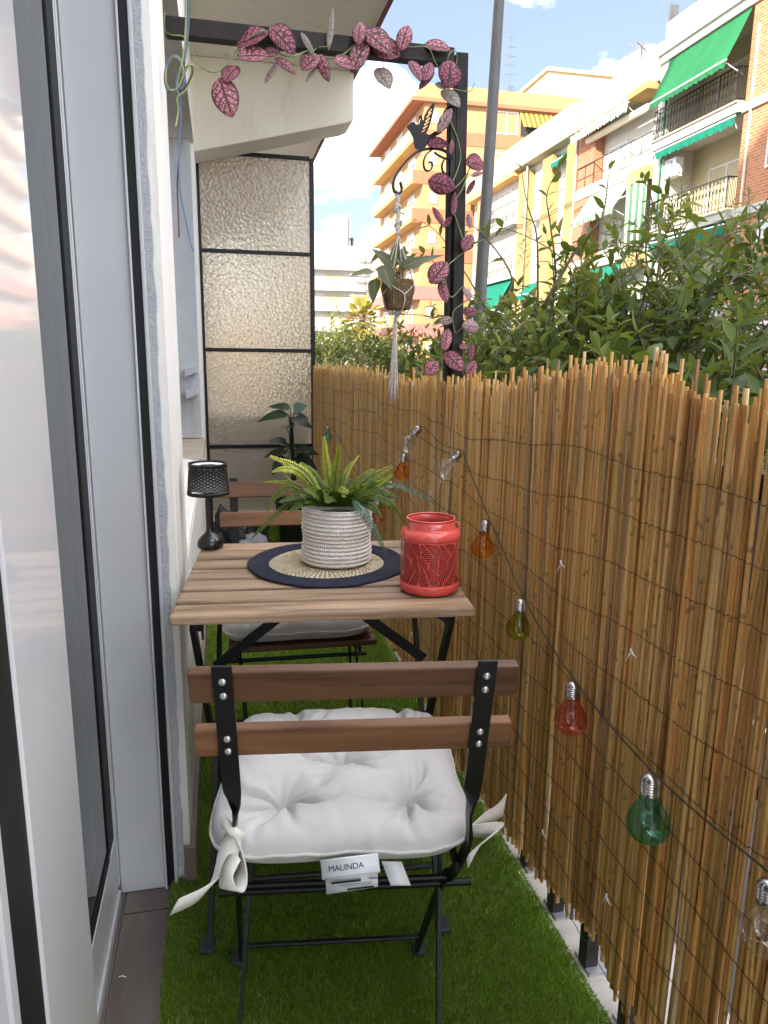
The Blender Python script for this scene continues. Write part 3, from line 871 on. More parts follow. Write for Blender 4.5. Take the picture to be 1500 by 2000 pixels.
# ================================================================== THE STREET: buildings
def WB(mb, y0, y1, z0, z1, x0, x1): return mb.box(x0, x1, y0, y1, z0, z1)
XF = 18.0
def rail_iron(parent, y0, y1, z0, z1, x, n, curl=True, side=True, xin=None):
    q = MB()
    for z in (z0 + .06, z1 - .16): q.tube([(x, y0, z), (x, y1, z)], .014, 4)
    q.bar((x, y0, z1), (x, y1, z1), .05, .035)
    k = 0; step = (y1 - y0) / n
    for i in range(n + 1):
        yy = y0 + i * step; q.tube([(x, yy, z0), (x, yy, z1)], .012 if i % 5 else .020, 4)
    if curl:
        for i in range(n):
            yy = y0 + (i + .5) * step; r = step * .33; zc = z0 + (z1 - z0) * .62
            q.tube([(x, yy + r * math.cos(a), zc + r * 1.3 * math.sin(a)) for a in np.linspace(0, 6.283, 9)[:-1]], .011, 4, closed=True)
            zc = z0 + (z1 - z0) * .28
            q.tube([(x, yy + r * math.sin(a * 2), zc + r * 1.5 * (a - 1.57) / 1.57) for a in np.linspace(0, 3.14, 8)], .010, 4)
    if side and xin:
        for yy in (y0, y1):
            q.bar((x, yy, z1), (xin, yy, z1), .05, .035)
            for t in np.linspace(.15, .85, 5): q.tube([(x + (xin - x) * t, yy, z0), (x + (xin - x) * t, yy, z1)], .012, 4)
            q.tube([(x, yy, z0 + .06), (xin, yy, z0 + .06)], .014, 4)
    return q.build('balcony_railing', 'black_metal', parent, W=True)
def window_x(parent, y0, y1, z0, z1, x, cols=2, glass='glass_window', frame='white_pvc_satin', rows=1, dep=.12, shutter=0.):
    """window in a wall whose outer face is at x (facing -x)"""
    q = MB(); w = .06
    q.box(x - .02, x + dep, y0, y0 + w, z0, z1); q.box(x - .02, x + dep, y1 - w, y1, z0, z1)
    q.box(x - .02, x + dep, y0 + w, y1 - w, z0, z0 + w); q.box(x - .02, x + dep, y0 + w, y1 - w, z1 - w, z1)
    for c in range(1, cols):
        yy = y0 + (y1 - y0) * c / cols; q.box(x, x + dep, yy - w * .5, yy + w * .5, z0 + w, z1 - w)
    o = q.build('window', frame, parent, W=True)
    for c in range(cols):
        a = y0 + (y1 - y0) * c / cols + w * .5 + .003; b_ = y0 + (y1 - y0) * (c + 1) / cols - w * .5 - .003
        q = MB(); q.box(x + dep * .45, x + dep * .55, a, b_, z0 + w, z1 - w); q.build('pane', glass, o, W=True)
    q = MB(); q.box(x + dep, x + dep + .02, y0, y1, z0, z1); q.build('curtain_or_dark_backing', 'curtain_white' if cols == 3 else 'dark_room', o, W=True)  # the dark version is a painted backing for an unlit room
    if shutter:
        q = MB(); zt = z1 - w
        q.add([(x - .01, y0 + w, zt), (x - .01, y1 - w, zt), (x - .01, y1 - w, zt - shutter), (x - .01, y0 + w, zt - shutter)], [(0, 1, 2, 3)], 0, None, [(0, 1), (1, 1), (1, 0), (0, 0)])
        q.build('roller_shutter', 'shutter_white', o, W=True, solid=.015)
    return o
def window_y(parent, x0, x1, z0, z1, y, cols=2, glass='glass_window', frame='white_pvc_satin', dep=.14):
    q = MB(); w = .08
    q.box(x0, x0 + w, y - .03, y + dep, z0, z1); q.box(x1 - w, x1, y - .03, y + dep, z0, z1)
    q.box(x0 + w, x1 - w, y - .03, y + dep, z0, z0 + w); q.box(x0 + w, x1 - w, y - .03, y + dep, z1 - w, z1)
    for c in range(1, cols):
        xx = x0 + (x1 - x0) * c / cols; q.box(xx - w * .5, xx + w * .5, y, y + dep, z0 + w, z1 - w)
    zz_ = z0 + (z1 - z0) * .68; 
    o = q.build('window', frame, parent, W=True)
    for c in range(cols):
        a = x0 + (x1 - x0) * c / cols + w * .5 + .003; b_ = x0 + (x1 - x0) * (c + 1) / cols - w * .5 - .003
        q = MB(); q.box(a, b_, y + dep * .45, y + dep * .55, z0 + w, z1 - w); q.build('pane', glass, o, W=True)
    q = MB(); q.box(x0, x1, y + dep, y + dep + .02, z0, z1); q.build('curtain_or_dark_backing', 'dark_room', o, W=True)  # dark sheet standing in for the shaded room behind the panes
    return o
def awning_x(parent, y0, y1, ztop, xtop, zbot, xbot, mat, val=.22, valmat=None, nsc=16, skew=0.):
    q = MB(); n = 12
    vs = []; uv = []
    for i in range(n + 1):
        t = i / n
        for j in range(9):
            s_ = j / 8; sag = -.03 * math.sin(math.pi * t) * 1
            vs.append((xtop + (xbot - xtop) * t, y0 + (y1 - y0) * s_ + skew * t, ztop + (zbot - ztop) * t + sag + .012 * math.sin(s_ * 40) * t * 0)); uv.append((s_, t))
    q.add(vs, [(i * 9 + j, i * 9 + j + 1, (i + 1) * 9 + j + 1, (i + 1) * 9 + j) for i in range(n) for j in range(8)], 0, None, uv)
    o = q.build('awning', mat, parent, True, W=True, solid=.004)
    q = MB(); q.bar((xbot, y0 + skew, zbot), (xbot, y1 + skew, zbot), .05, .05); q.build('front_bar', 'white_pvc_satin', o, W=True)
    q = MB(); vs = []; uv = []; m_ = nsc * 6
    for j in range(m_ + 1):
        s_ = j / m_; yy = y0 + (y1 - y0) * s_ + skew; d = val * (.72 + .28 * abs(math.sin(math.pi * nsc * s_)))
        vs += [(xbot - .012, yy, zbot - .02), (xbot - .012 + .02 * math.sin(s_ * 60), yy, zbot - .02 - d)]; uv += [(s_, 1), (s_, 0)]
    q.add(vs, [(2 * j, 2 * j + 1, 2 * j + 3, 2 * j + 2) for j in range(m_)], 0, None, uv)
    q.build('valance', valmat or mat, o, W=True, solid=.003)
    for yy in (y0 + .15 + skew, y1 - .15 + skew):
        q = MB(); q.tube([(xbot, yy, zbot), (xtop, yy - skew * .5, zbot - .35)], .018, 5); q.build('arm', 'white_pvc_satin', o, W=True)
    return o

# -- brick block at the right edge of the photograph
b1 = thing('brick_building', 'red and orange brick apartment building with white floor bands at the right edge', 'building', (XF, 18, -5))
q = MB(); WB(q, 8, 24.08, -5, 14.2, XF, 30); q.build('wall', 'brick_red', b1, W=True)
for z in (9.60, 6.18, 2.9, 12.95):
    q = MB(); WB(q, 8, 24.10, z - .02, z + .26, XF - .09, XF); q.build('floor_band', 'white_wall_far', b1, W=True)
for (y0, z0) in ((20.95, 4.22), (20.95, 7.5), (15.5, 4.22), (15.5, 7.5), (20.95, 10.8), (20.9, .9)):
    window_x(b1, y0, y0 + 1.75, z0, z0 + 1.62, XF - .03, 2, shutter=.55)
# -- cream block with green awnings
b2 = thing('balcony_building', 'white and cream building with three green awnings over iron balconies', 'building', (XF, 26.5, -5))
q = MB(); WB(q, 24.1, 29.25, -5, 14.3, XF + 1.35, 30); WB(q, 24.1, 24.32, -5, 9.55, XF + .25, XF + 1.35); q.build('wall', 'pale_yellow', b2, W=True)
q = MB(); WB(q, 28.75, 29.45, -5, 13.0, XF - .02, XF + 1.36); q.build('pier', 'white_wall_far', b2, W=True)
q = MB(); WB(q, 24.1, 29.3, 13.36, 14.38, XF - .05, XF + 1.4); q.build('parapet', 'white_wall_far', b2, W=True)
q = MB(); WB(q, 24.1, 29.5, 13.22, 13.355, XF - .22, XF + 1.4); WB(q, 24.1, 29.4, 12.92, 13.215, XF - .12, XF + 1.4); q.build('cornice', 'white_wall_far', b2, W=True)
for z in (9.62, 6.1, 2.75):
    q = MB(); WB(q, 24.1, 29.35, z, z + .30, XF - .25, XF + 1.34); o = q.build('balcony_slab', 'white_wall_far', b2, W=True)
    q = MB(); WB(q, 24.12, 29.4, z + .305, z + .36, XF - .32, XF + 1.33); q.build('slab_lip', 'stone_sill', o, W=True)
    rail_iron(b2, 24.2, 29.25, z + .40, z + 1.46, XF - .27, 26, True, True, XF + .1)
    d = window_x(b2, 25.5, 27.6, z + .37, z + 2.55, XF + 1.33, 2)
    q = MB(); vs = []
    for j in range(41):
        yy = 25.55 + 1.4 * j / 40; vs += [(XF + 1.52 + .05 * math.sin(j * 1.7), yy, z + .4), (XF + 1.52 + .05 * math.sin(j * 1.7), yy, z + 2.5)]
    q.add(vs, [(2 * j, 2 * j + 2, 2 * j + 3, 2 * j + 1) for j in range(40)]); q.build('curtain_or_dark_backing', 'curtain_white', d, W=True)
    q = MB(); q.lathe([(0, .14), (.05, .13), (.09, .05), (.09, -.02), (0, -.05)], (XF + 1.25, 25.1, z + 2.2), 12); q.build('wall_lamp', 'curtain_white', b2, True, W=True)
awning_x(b2, 24.15, 28.75, 12.90, XF - .02, 11.20, XF - .85, 'awning_green', .22, 'awning_green', 16)
awning_x(b2, 24.15, 28.9, 9.62, XF - .06, 9.50, XF - .28, 'awning_teal', .30, 'awning_teal', 17)
awning_x(b2, 24.15, 28.9, 6.1, XF - .06, 5.96, XF - .28, 'awning_teal', .34, 'awning_teal', 17)
q = MB(); WB(q, 28.0, 28.95, 8.45, 9.15, XF + .05, XF + .42); ac = q.build('air_conditioner', 'white_pvc_satin', b2, W=True, bevel=.02)
q = MB(); q.lathe([(.0, 0), (.27, 0), (.28, .02)], (XF + .045, 28.4, 8.8), 24, Matrix.Rotation(R(-90), 3, 'Y')); q.build('fan_grille', 'galvanised', ac, True, W=True)
q = MB(); q.tube([(XF - .05, 28.86, 12.9), (XF - .06, 28.86, 9), (XF - .05, 28.86, 4)], .045, 8); q.build('drain_pipe', 'awning_green', b2, True, W=True)

# -- white block with striped awnings
b3 = thing('white_building', 'white building with striped awnings and a brick pier next to the green awnings', 'building', (XF, 33, -5))
q = MB(); WB(q, 29.46, 36.6, -5, 13.65, XF + .55, 30); q.build('wall', 'white_wall_far', b3, W=True)
q = MB(); WB(q, 34.8, 36.55, 6.0, 12.36, XF + .02, XF + .549); q.build('brick_pier', 'brick_pier', b3, W=True)
q = MB(); WB(q, 29.46, 36.6, 12.37, 13.7, XF - .1, XF + .549); q.build('parapet', 'pale_yellow', b3, W=True)
q = MB(); WB(q, 29.6, 31.2, 12.1, 12.369, XF - .5, XF + .4); q.build('soffit_block', 'yellow_wall', b3, W=True)
for z in (9.05, 5.6):
    q = MB(); WB(q, 29.6, 36.4, z, z + .5, XF - .02, XF + .548); q.build('balcony_slab', 'white_wall_far', b3, W=True)
    q = MB(); q.bar((XF, 29.7, z + 1.5), (XF, 36.4, z + 1.5), .05, .04); 
    for t in np.linspace(29.7, 36.4, 9): q.tube([(XF, t, z + .5), (XF, t, z + 1.5)], .014, 4)
    q.tube([(XF, 29.7, z + .95), (XF, 36.4, z + .95)], .012, 4); q.build('balcony_railing', 'black_metal', b3, W=True)
    q = MB(); WB(q, 29.47, 31.0, z - .42, z + .12, XF - .3, XF - .021); q.build('planter_ledge', 'yellow_wall', b3, W=True)
    window_x(b3, 32.66, 34.3, z + .75, z + 1.95, XF + .53, 2); window_x(b3, 29.9, 31.9, z + .35, z + 1.15, XF + .53, 3)
awning_x(b3, 31.0, 36.3, 12.36, XF - .05, 11.95, XF - .55, 'awning_stripe_white', .32, 'awning_stripe_white', 18)
q = MB(); q.tube([(XF - .1, 30.1, 11.55), (XF - .1, 35.3, 11.60)], .16, 12); q.build('awning_case', 'cream_wall', b3, True, W=True)
awning_x(b3, 31.0, 34.9, 9.0, XF - .05, 7.75, XF - .9, 'awning_stripe_green', .25, 'awning_stripe_green', 14)
q = MB(); vs = []; uv = []
for j in range(31):
    s_ = j / 30; vs += [(XF - .25 + .07 * math.sin(j * 1.4), 29.5 + s_ * 1.5, 9.0), (XF - .25 + .08 * math.sin(j * 1.4), 29.5 + s_ * 1.4, 6.0)]; uv += [(s_ * .6, 1), (s_ * .6, 0)]
q.add(vs, [(2 * j, 2 * j + 1, 2 * j + 3, 2 * j + 2) for j in range(30)], 0, None, uv); q.build('side_curtain', 'awning_stripe_green', b3, True, W=True, solid=.004)

# -- yellow block with ochre piers
b4 = thing('yellow_building', 'pale yellow building with ochre piers and white bays beyond the striped awnings', 'building', (XF, 45, -5))
q = MB(); WB(q, 36.61, 53.4, -5, 13.7, XF + .5, 30); q.build('wall', 'white_wall_far', b4, W=True)
q = MB(); WB(q, 36.61, 53.4, 12.3, 13.75, XF - .25, XF + .49); q.build('parapet', 'pale_yellow', b4, W=True)
q = MB(); WB(q, 44.4, 53.2, 12.05, 12.299, XF - .24, XF + .48); q.build('soffit', 'ochre_soffit', b4, W=True)
for (a, b_) in ((36.62, 37.75), (39.5, 40.75), (42.85, 44.1), (50.2, 51.4)):
    q = MB(); WB(q, a, b_, -5, 12.04, XF + .02, XF + .499); q.build('pier', 'yellow_wall', b4, W=True)
for z in (10.2, 7.0, 3.8):
    window_x(b4, 37.8, 39.4, z, z + 1.6, XF + .46, 2, shutter=.9); window_x(b4, 41.0, 42.6, z - .3, z + 1.6, XF + .46, 1, shutter=1.4)
    q = MB(); WB(q, 44.3, 50.1, z - .9, z - .6, XF - .15, XF + .48); q.build('balcony_slab', 'white_wall_far', b4, W=True)
    rail_iron(b4, 44.4, 50.0, z - .55, z + .45, XF - .1, 24, False, False)
    window_x(b4, 46.2, 48.4, z - .5, z + 1.5, XF + .46, 2)
awning_x(b4, 37.8, 39.4, 11.95, XF + .35, 11.55, XF - .1, 'awning_teal', .3, 'awning_teal', 6)
awning_x(b4, 40.9, 42.7, 5.6, XF + .35, 4.9, XF - .4, 'awning_teal', .3, 'awning_teal', 6)
awning_x(b4, 44.6, 49.9, 6.1, XF + .1, 4.2, XF - 1.0, 'awning_teal', .4, 'awning_teal', 14)
awning_x(b3, 31.2, 36.0, 5.5, XF, 4.6, XF - .8, 'awning_teal', .3, 'awning_teal', 14)

for (par, ya, yb, za) in ((b4, 36.7, 53, 9.1), (b4, 36.7, 53, 8.95), (b3, 29.6, 36.5, 8.62), (b2, 24.2, 29.3, 9.58), (b1, 10, 24.0, 6.02)):
    q = MB(); q.tube(spline([Vector((XF - .06, ya + (yb - ya) * t_, za + .06 * math.sin(t_ * 31) - .05 * math.sin(t_ * 7))) for t_ in np.linspace(0, 1, 12)], 40), .018, 4); q.build('wall_cable', 'black_rubber', par, True, W=True)
for (par, ya, za, xo) in ((b4, 41.2, 9.0, .1), (b4, 48.9, 10.4, .3), (b3, 32.0, 9.75, .25), (b1, 19.6, 8.3, -.25), (b4, 38.2, 6.0, .1)):
    q = MB(); q.box(XF + xo - .02, XF + xo + .33, ya, ya + .85, za, za + .6); a_c = q.build('air_conditioner', 'curtain_white', par, W=True, bevel=.02)
    q = MB(); q.lathe([(.0, 0), (.22, 0), (.23, .02)], (XF + xo - .025, ya + .36, za + .3), 18, Matrix.Rotation(R(-90), 3, 'Y')); q.build('fan_grille', 'galvanised', a_c, True, W=True)
for (par, ya) in ((b4, 42.75), (b4, 50.0), (b3, 36.57), (b1, 23.7)):
    q = MB(); q.tube([(XF - .04, ya, 12.2), (XF - .04, ya, -4.8)], .05, 8); q.build('drain_pipe', 'cream_wall', par, True, W=True)

# -- orange corner block closing the street
b5 = thing('orange_building', 'tall orange and salmon corner building closing the street', 'building', (20, 58, -5))
YO = 54.0; XO = 14.75
q = MB(); q.box(XO, 36, YO, 68.5, -5, 19.0); q.build('wall', 'peach_wall', b5, W=True)
q = MB(); q.box(13.75, 36, YO - .35, 69, 18.75, 18.999); q.build('cornice', 'salmon_band', b5, W=True)
q = MB(); q.box(14.5, 36, YO - .1, 68.8, 19.0, 19.95); q.build('parapet', 'peach_wall', b5, W=True)
q = MB(); q.box(24.6, 31, YO + 1.5, 62, 19.95, 22.1); q.build('roof_house', 'cream_wall', b5, W=True)
q = MB(); q.box(24.4, 31.2, YO + 1.3, 62.2, 22.1, 22.35); q.build('roof_house_cap', 'pale_yellow', b5, W=True)
levels = [(16.15, 17.03), (13.42, 14.31), (10.81, 11.75), (8.1, 9.0), (5.44, 6.37), (2.80, 3.67), (.2, 1.1)]
for i, (za, zb) in enumerate(levels):
    bandm = 'salmon_band' if i < 4 else 'pink_band'
    q = MB(); q.box(XO + .01, 36, YO - .05, YO - .001, za, zb); q.build('floor_band', bandm, b5, W=True)
    q = MB(); q.box(13.9, XO - .001, YO + .02, 67.8, za, za + .16); q.build('balcony_slab', 'ochre_soffit', b5, W=True)
    q = MB(); q.box(13.85, 13.97, YO, 67.9, za + .161, zb); q.box(13.971, XO - .002, YO, YO + .12, za + .161, zb)
    q.build('balcony_parapet', bandm if i >= 4 else 'pale_yellow', b5, W=True)
    q = MB(); q.box(13.971, XO + .0, YO - .012, YO - .001, za - .0, zb); q.build('parapet_end', bandm, b5, W=True)
    q = MB(); q.box(13.90, 13.94, YO + .1, 67.8, zb + .12, zb + .16); 
    for yy in np.arange(YO + .1, 67.8, 1.5): q.box(13.91, 13.93, yy, yy + .03, zb, zb + .12)
    q.build('hand_rail', 'galvanised', b5, W=True)
    for yy in (56.2, 60.2, 64.4): window_x(b5, yy, yy + 2.0, za + .2, za + 2.35, XO - .05, 2, shutter=.4)
    for k, xx in enumerate((20.05, 29)):
        if i == 0: z_ = 17.12
        else: z_ = zb + .06
        window_y(b5, xx, xx + 1.72, z_, z_ + 1.5, YO - .02, 2)
    q = MB(); q.box(XO + .45, XO + 1.05, YO - .05, YO - .02, za + 1.3, za + 2.1); 
    q.build('vent', 'white_wall_far', b5, W=True)
def awn_y(parent, x0, x1, zt, zb_, y, out_, mat):
    q = MB(); q.add([(x0, y, zt), (x1, y, zt), (x1, y - out_, zb_), (x0, y - out_, zb_)], [(0, 3, 2, 1)], 0, None, [(0, 0), (1, 0), (1, 1), (0, 1)])
    return q.build('awning', mat, parent, W=True, solid=.01)
awn_y(b5, 21.85, 27.2, 18.68, 17.45, YO - .06, .9, 'awning_stripe_yellow')
awn_y(b5, 21.85, 25.2, 13.3, 12.2, YO - .06, .9, 'awning_stripe_yellow')
q = MB(); q.box(22, 27, YO + .0 - .03, YO - .02, 16.9, 18.5); q.build('loggia', 'dark_room', b5, W=True)

# -- far white block down the street
b6 = thing('far_white_building', 'white stepped apartment building far down the street beside the partition', 'building', (19, 122, -5))
YW = 118
q = MB(); q.box(9, 23.0, YW, 132, -5, 18.2); q.box(13.6, 17.4, YW + .2, 130, 18.2, 20.2); q.build('wall', 'white_wall_far', b6, W=True)
q = MB(); q.box(23.0, 34, YW, 132, -5, 17.3); q.build('side_wing', 'white_wall_far', b6, W=True)
q = MB(); q.box(17.4, 20.3, YW + .1, 126, 18.2, 22.6); q.build('stair_tower', 'white_wall_far', b6, W=True)
q = MB(); q.box(20.301, 20.5, YW + .3, 125, 18.2, 22.3); q.box(23.001, 23.2, YW - .1, YW + .0, -5, 17.2); q.build('tower_flank', 'peach_wall', b6, W=True)
for i, z in enumerate((15.2, 12.1, 9.0, 5.9, 2.8)):
    q = MB(); q.box(12.0, 22.9, YW - 1.2, YW - .001, z - .75, z + .05); q.build('balcony_parapet', 'white_wall_far', b6, W=True)
    window_y(b6, 15.4, 16.6, z + .1, z + 1.8, YW - .02, 1)
    q = MB(); q.box(16.7, 19.4, YW - .05, YW - .002, z + .1, z + 1.9); q.build('roller_shutter', 'pale_yellow', b6, W=True)
    window_y(b6, 19.6, 22.6, z + .1, z + 1.5, YW - .02, 2)
    q = MB(); q.box(20.4, 22.8, YW - 1.6, YW - 1.21, z + 1.55, z + 1.75); q.build('awning_box', 'cream_wall', b6, W=True)
for xx in (20.6, 21.3):
    q = MB(); q.lathe([(.0, 1.5), (.3, 1.5), (.3, 1.1), (.22, 1.0), (.22, 0)], (xx, YW + 2, 18.2), 10); q.build('chimney', 'lamp_post_paint', b6, 40, W=True)
# low blocks that close the far street
b7 = thing('distant_building', 'low pale building far behind the palm at the end of the street', 'building', (0, 190, -5))
q = MB(); q.box(-60, 60, 180, 200, -5, 9); q.build('wall', 'cream_wall', b7, W=True)
for k in range(24):
    window_y(b7, -20 + k * 2.6, -18.6 + k * 2.6, 5.5, 7.0, 179.97, 1)

# roof aerials
def aerial(label, x, y, z, h, kind):
    t = thing('tv_antenna', label, 'antenna', (x, y, z))
    q = MB(); q.tube([(0, 0, 0), (0, 0, h)], .035, 6); q.build('mast', 'lamp_post_paint', t)
    q = MB()
    if kind == 'yagi':
        q.tube([(-.5, -.4, h * .92), (.5, .4, h * .92)], .02, 5)
        for k in range(7): a = -.45 + k * .15; q.tube([(a - .25, a * .8 + .3, h * .92), (a + .25, a * .8 - .3, h * .92)], .012, 4)
    elif kind == 'dish':
        q.lathe([(0, -.12), (.2, -.08), (.38, 0)], (.0, -.2, h * .8), 16, Matrix.Rotation(R(70), 3, 'X'))
    elif kind == 'panel':
        q.box(-.3, .1, -.06, .06, h * .55, h * .98)
        q.tube([(0, 0, h * .6), (.5, -.3, h * .62), (.55, -.3, h * .85)], .025, 5)
    else:
        for k in range(5): q.tube([(-.5 + .06 * k, 0, h * (.55 + .09 * k)), (.5 - .06 * k, 0, h * (.55 + .09 * k))], .02, 4)
    q.build('aerial_head', 'lamp_post_paint', t, solid=.01); return t
aerial('panel aerial on the roof behind the green awning building', 19.5, 31.2, 13.7, 2.3, 'panel')
aerial('slim aerial mast with an upright whip on the roof behind the green awning building', 19.8, 30.0, 13.7, 2.4, 'dish')
aerial('low yagi aerial on the pale yellow parapet', 19.2, 33.2, 13.7, 1.5, 'yagi')
aerial('very tall thin lattice mast on the roof of the orange building', 24.1, 62, 19.9, 7.5, 'lattice')
aerial('small yagi aerial above the left part of the orange roof', 17.9, 56, 19.95, 1.3, 'yagi')
aerial('thin mast beside the rooftop house of the orange building', 22.3, 57, 19.95, 1.5, 'lattice')

# street lamp column
lp = thing('street_lamp', 'tall grey street lamp column rising behind the black post', 'street lamp', onx(930, 660, 2.4) * 1 - Vector((0, 0, 5)))
a, b_ = onx(936, 610, 2.4), onx(975, 0, 2.4); d = (b_ - a) / (b_.z - a.z)
foot_ = a + d * (-4.86 - a.z); lp.location = foot_
q = MB(); head = a + d * (7.2 - a.z); q.tube([foot_, a, b_, head], [.09, .058, .044, .036], 16); q.build('column', 'lamp_post_paint', lp, True, W=True)
q = MB(); q.tube(spline([head, head + Vector((.2, 0, .35)), head + Vector((.9, 0, .5)), head + Vector((1.5, 0, .5))], 12), .03, 8); q.build('arm', 'lamp_post_paint', lp, True, W=True)
q = MB(); q.lathe([(.0, .06), (.12, .05), (.2, 0), (.16, -.06), (0, -.08)], (0, 0, 0), 16); o = q.build('lamp_head', 'lamp_post_paint', lp, True); o.location = wm(lp).inverted() @ (head + Vector((1.6, 0, .5)))

# ================================================================== TREES
def in_ell(p, es): return any(((p[0] - c[0]) / r[0]) ** 2 + ((p[1] - c[1]) / r[1]) ** 2 + ((p[2] - c[2]) / r[2]) ** 2 < 1 for c, r in es)
def tree(name, label, base, ells, ntw, leafL, seed, mat='privet_leaf', single=0, twl=(.25, .5), panicles=0, shoots=(), fill=0, group=None, toneb=.45, cat='tree', cut=None):
    g = np.random.default_rng(seed)
    t = thing(name, label, cat, base, 0, group)
    top = Vector(np.mean([c for c, r in ells], 0)); bz = Vector(base)
    q = MB(); q.tube(spline([bz, bz * .6 + top * .4 + Vector((.1, .05, 0)), bz * .25 + top * .75 + Vector((-.05, 0, 0)), top], 14), [.11 - .07 * i / 13 for i in range(14)], 10); q.build('trunk', 'bark', t, True, W=True)
    br = MB(); fo = MB(); singles = []
    shapes = [leaf_shape(1, w, cup, bend, 1.7, 4, base=.85) for w, cup, bend in ((.36, .35, .25), (.42, .3, .4), (.33, .5, .15), (.40, .25, .6), (.38, .4, -.1))]
    hub = top - Vector((0, 0, .25))
    for c, r in ells:
        c = Vector(c); q_ = spline([hub, (hub + c) / 2 + Vector((0, 0, -.08)), c], 8); br.tube(q_, [.03 - .018 * i / 7 for i in range(8)], 6)
    vol = np.array([r[0] * r[1] + r[1] * r[2] + r[0] * r[2] for c, r in ells]); pr = vol / vol.sum()
    leaves = []
    for k in range(ntw):
        e = int(g.choice(len(ells), p=pr)); c, r = ells[e]; c = Vector(c)
        while True:
            u = Vector(g.normal(0, 1, 3)).normalized()
            if u.z > -.55: break
        dep = g.uniform(.55, .95)
        p0 = c + Vector((u.x * r[0], u.y * r[1], u.z * r[2])) * dep
        out_ = Vector((u.x / r[0], u.y / r[1], u.z / r[2])).normalized()
        d = (out_ * .8 + Vector((0, 0, .55)) + Vector(g.normal(0, .38, 3))).normalized()
        Ln = g.uniform(*twl); p1 = p0 + d * Ln * .55 + Vector(g.normal(0, .02, 3)); p2 = p0 + d * Ln + Vector((0, 0, -.12 * Ln)) + Vector(g.normal(0, .03, 3))
        if cut is not None and p2.z < cut: continue
        P = spline([p0 - out_ * .15 + (c - p0) * .15, p0, p1, p2], 12)
        br.tube(P, [.0045 * leafL / .085 * (1 - .75 * i / 11) for i in range(12)], 4)
        nl = int(Ln / (leafL * .42)); ph = g.uniform(0, 6.28); tb = g.normal(toneb, .2)
        for i in range(nl):
            tt = (i + 1) / nl; j = min(11, 2 + int(tt * 9.4)); pt = P[j]; dd = (P[min(11, j + 1)] - P[j - 1]).normalized()
            sd = dd.orthogonal().normalized(); sd = Matrix.Rotation(ph + i * 1.57, 3, dd) @ sd
            for s_ in (1, -1):
                if g.random() < .1: continue
                dirv = (sd * s_ * .9 + dd * .75 + Vector((0, 0, -.25)) + Vector(g.normal(0, .18, 3))).normalized()
                nr = (Vector((0, 0, 1)) + dd * .4 + Vector(g.normal(0, .35, 3)))
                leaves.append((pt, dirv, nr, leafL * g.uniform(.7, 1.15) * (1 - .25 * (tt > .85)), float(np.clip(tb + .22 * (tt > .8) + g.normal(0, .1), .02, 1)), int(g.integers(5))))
        if i >= 0 and nl: leaves.append((P[-1], (P[-1] - P[-2]).normalized(), Vector(g.normal(0, .4, 3)) + Vector((0, 0, 1)), leafL * .7, float(np.clip(tb + .3, .02, 1)), 2))
    for k in range(fill):
        e = int(g.choice(len(ells), p=pr)); c, r = ells[e]; u = Vector(g.normal(0, 1, 3)).normalized() * g.uniform(.2, .85) ** .6
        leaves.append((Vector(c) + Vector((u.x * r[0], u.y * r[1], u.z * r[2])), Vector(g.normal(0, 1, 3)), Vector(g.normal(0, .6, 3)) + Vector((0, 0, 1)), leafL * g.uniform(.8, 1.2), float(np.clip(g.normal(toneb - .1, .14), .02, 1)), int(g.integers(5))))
    if cut is not None: leaves = [q_ for q_ in leaves if q_[0].z > cut + .12 * math.sin(q_[0].y * 5) ]
    for pts, rr in shoots:
        P = spline(pts, 16); br.tube(P, [rr * (1 - .8 * i / 15) for i in range(16)], 5)
        for i in range(5, 16, 2):
            for s_ in (1, -1):
                dd = (P[min(15, i + 1)] - P[i - 1]).normalized(); sd = Matrix.Rotation(i * 1.3, 3, dd) @ dd.orthogonal().normalized()
                if g.random() < .6: leaves.append((P[i], (sd * s_ + dd * .8).normalized(), Vector((0, 0, 1)) + Vector(g.normal(0, .4, 3)), leafL * g.uniform(.5, .85), float(np.clip(g.normal(.5, .15), .02, 1)), int(g.integers(5))))
    vis = sorted(range(len(leaves)), key=lambda i: (leaves[i][0] - c_loc).length if leaves[i][0].z > 1.0 else 99)
    sing = set(vis[:single])
    lmesh = {}
    for i, (p, d, nr, ln, tn, sh) in enumerate(leaves):
        if i in sing:
            kk = (sh, int(tn * 6))
            if kk not in lmesh:
                q = MB(); q.add(shapes[sh][0], shapes[sh][1], max(.02, kk[1] / 6 + .08), None, shapes[sh][2]); lmesh[kk] = q.mesh('leaf', mat, True)
            o = bpy.data.objects.new('leaf', lmesh[kk]); col.objects.link(o); o.parent = t
            M4 = frame_from(d, nr).to_4x4() @ Matrix.Scale(ln, 4); M4.translation = Vector(p) - bz; o.matrix_basis = M4
        else: add_leaf(fo, shapes[sh], p, d, nr, ln, tn)
    br.build('branch', 'stem_brown', t, True, W=True); o = fo.build('crown', mat, t, True, W=True); 
    if single: o['kind'] = 'stuff'
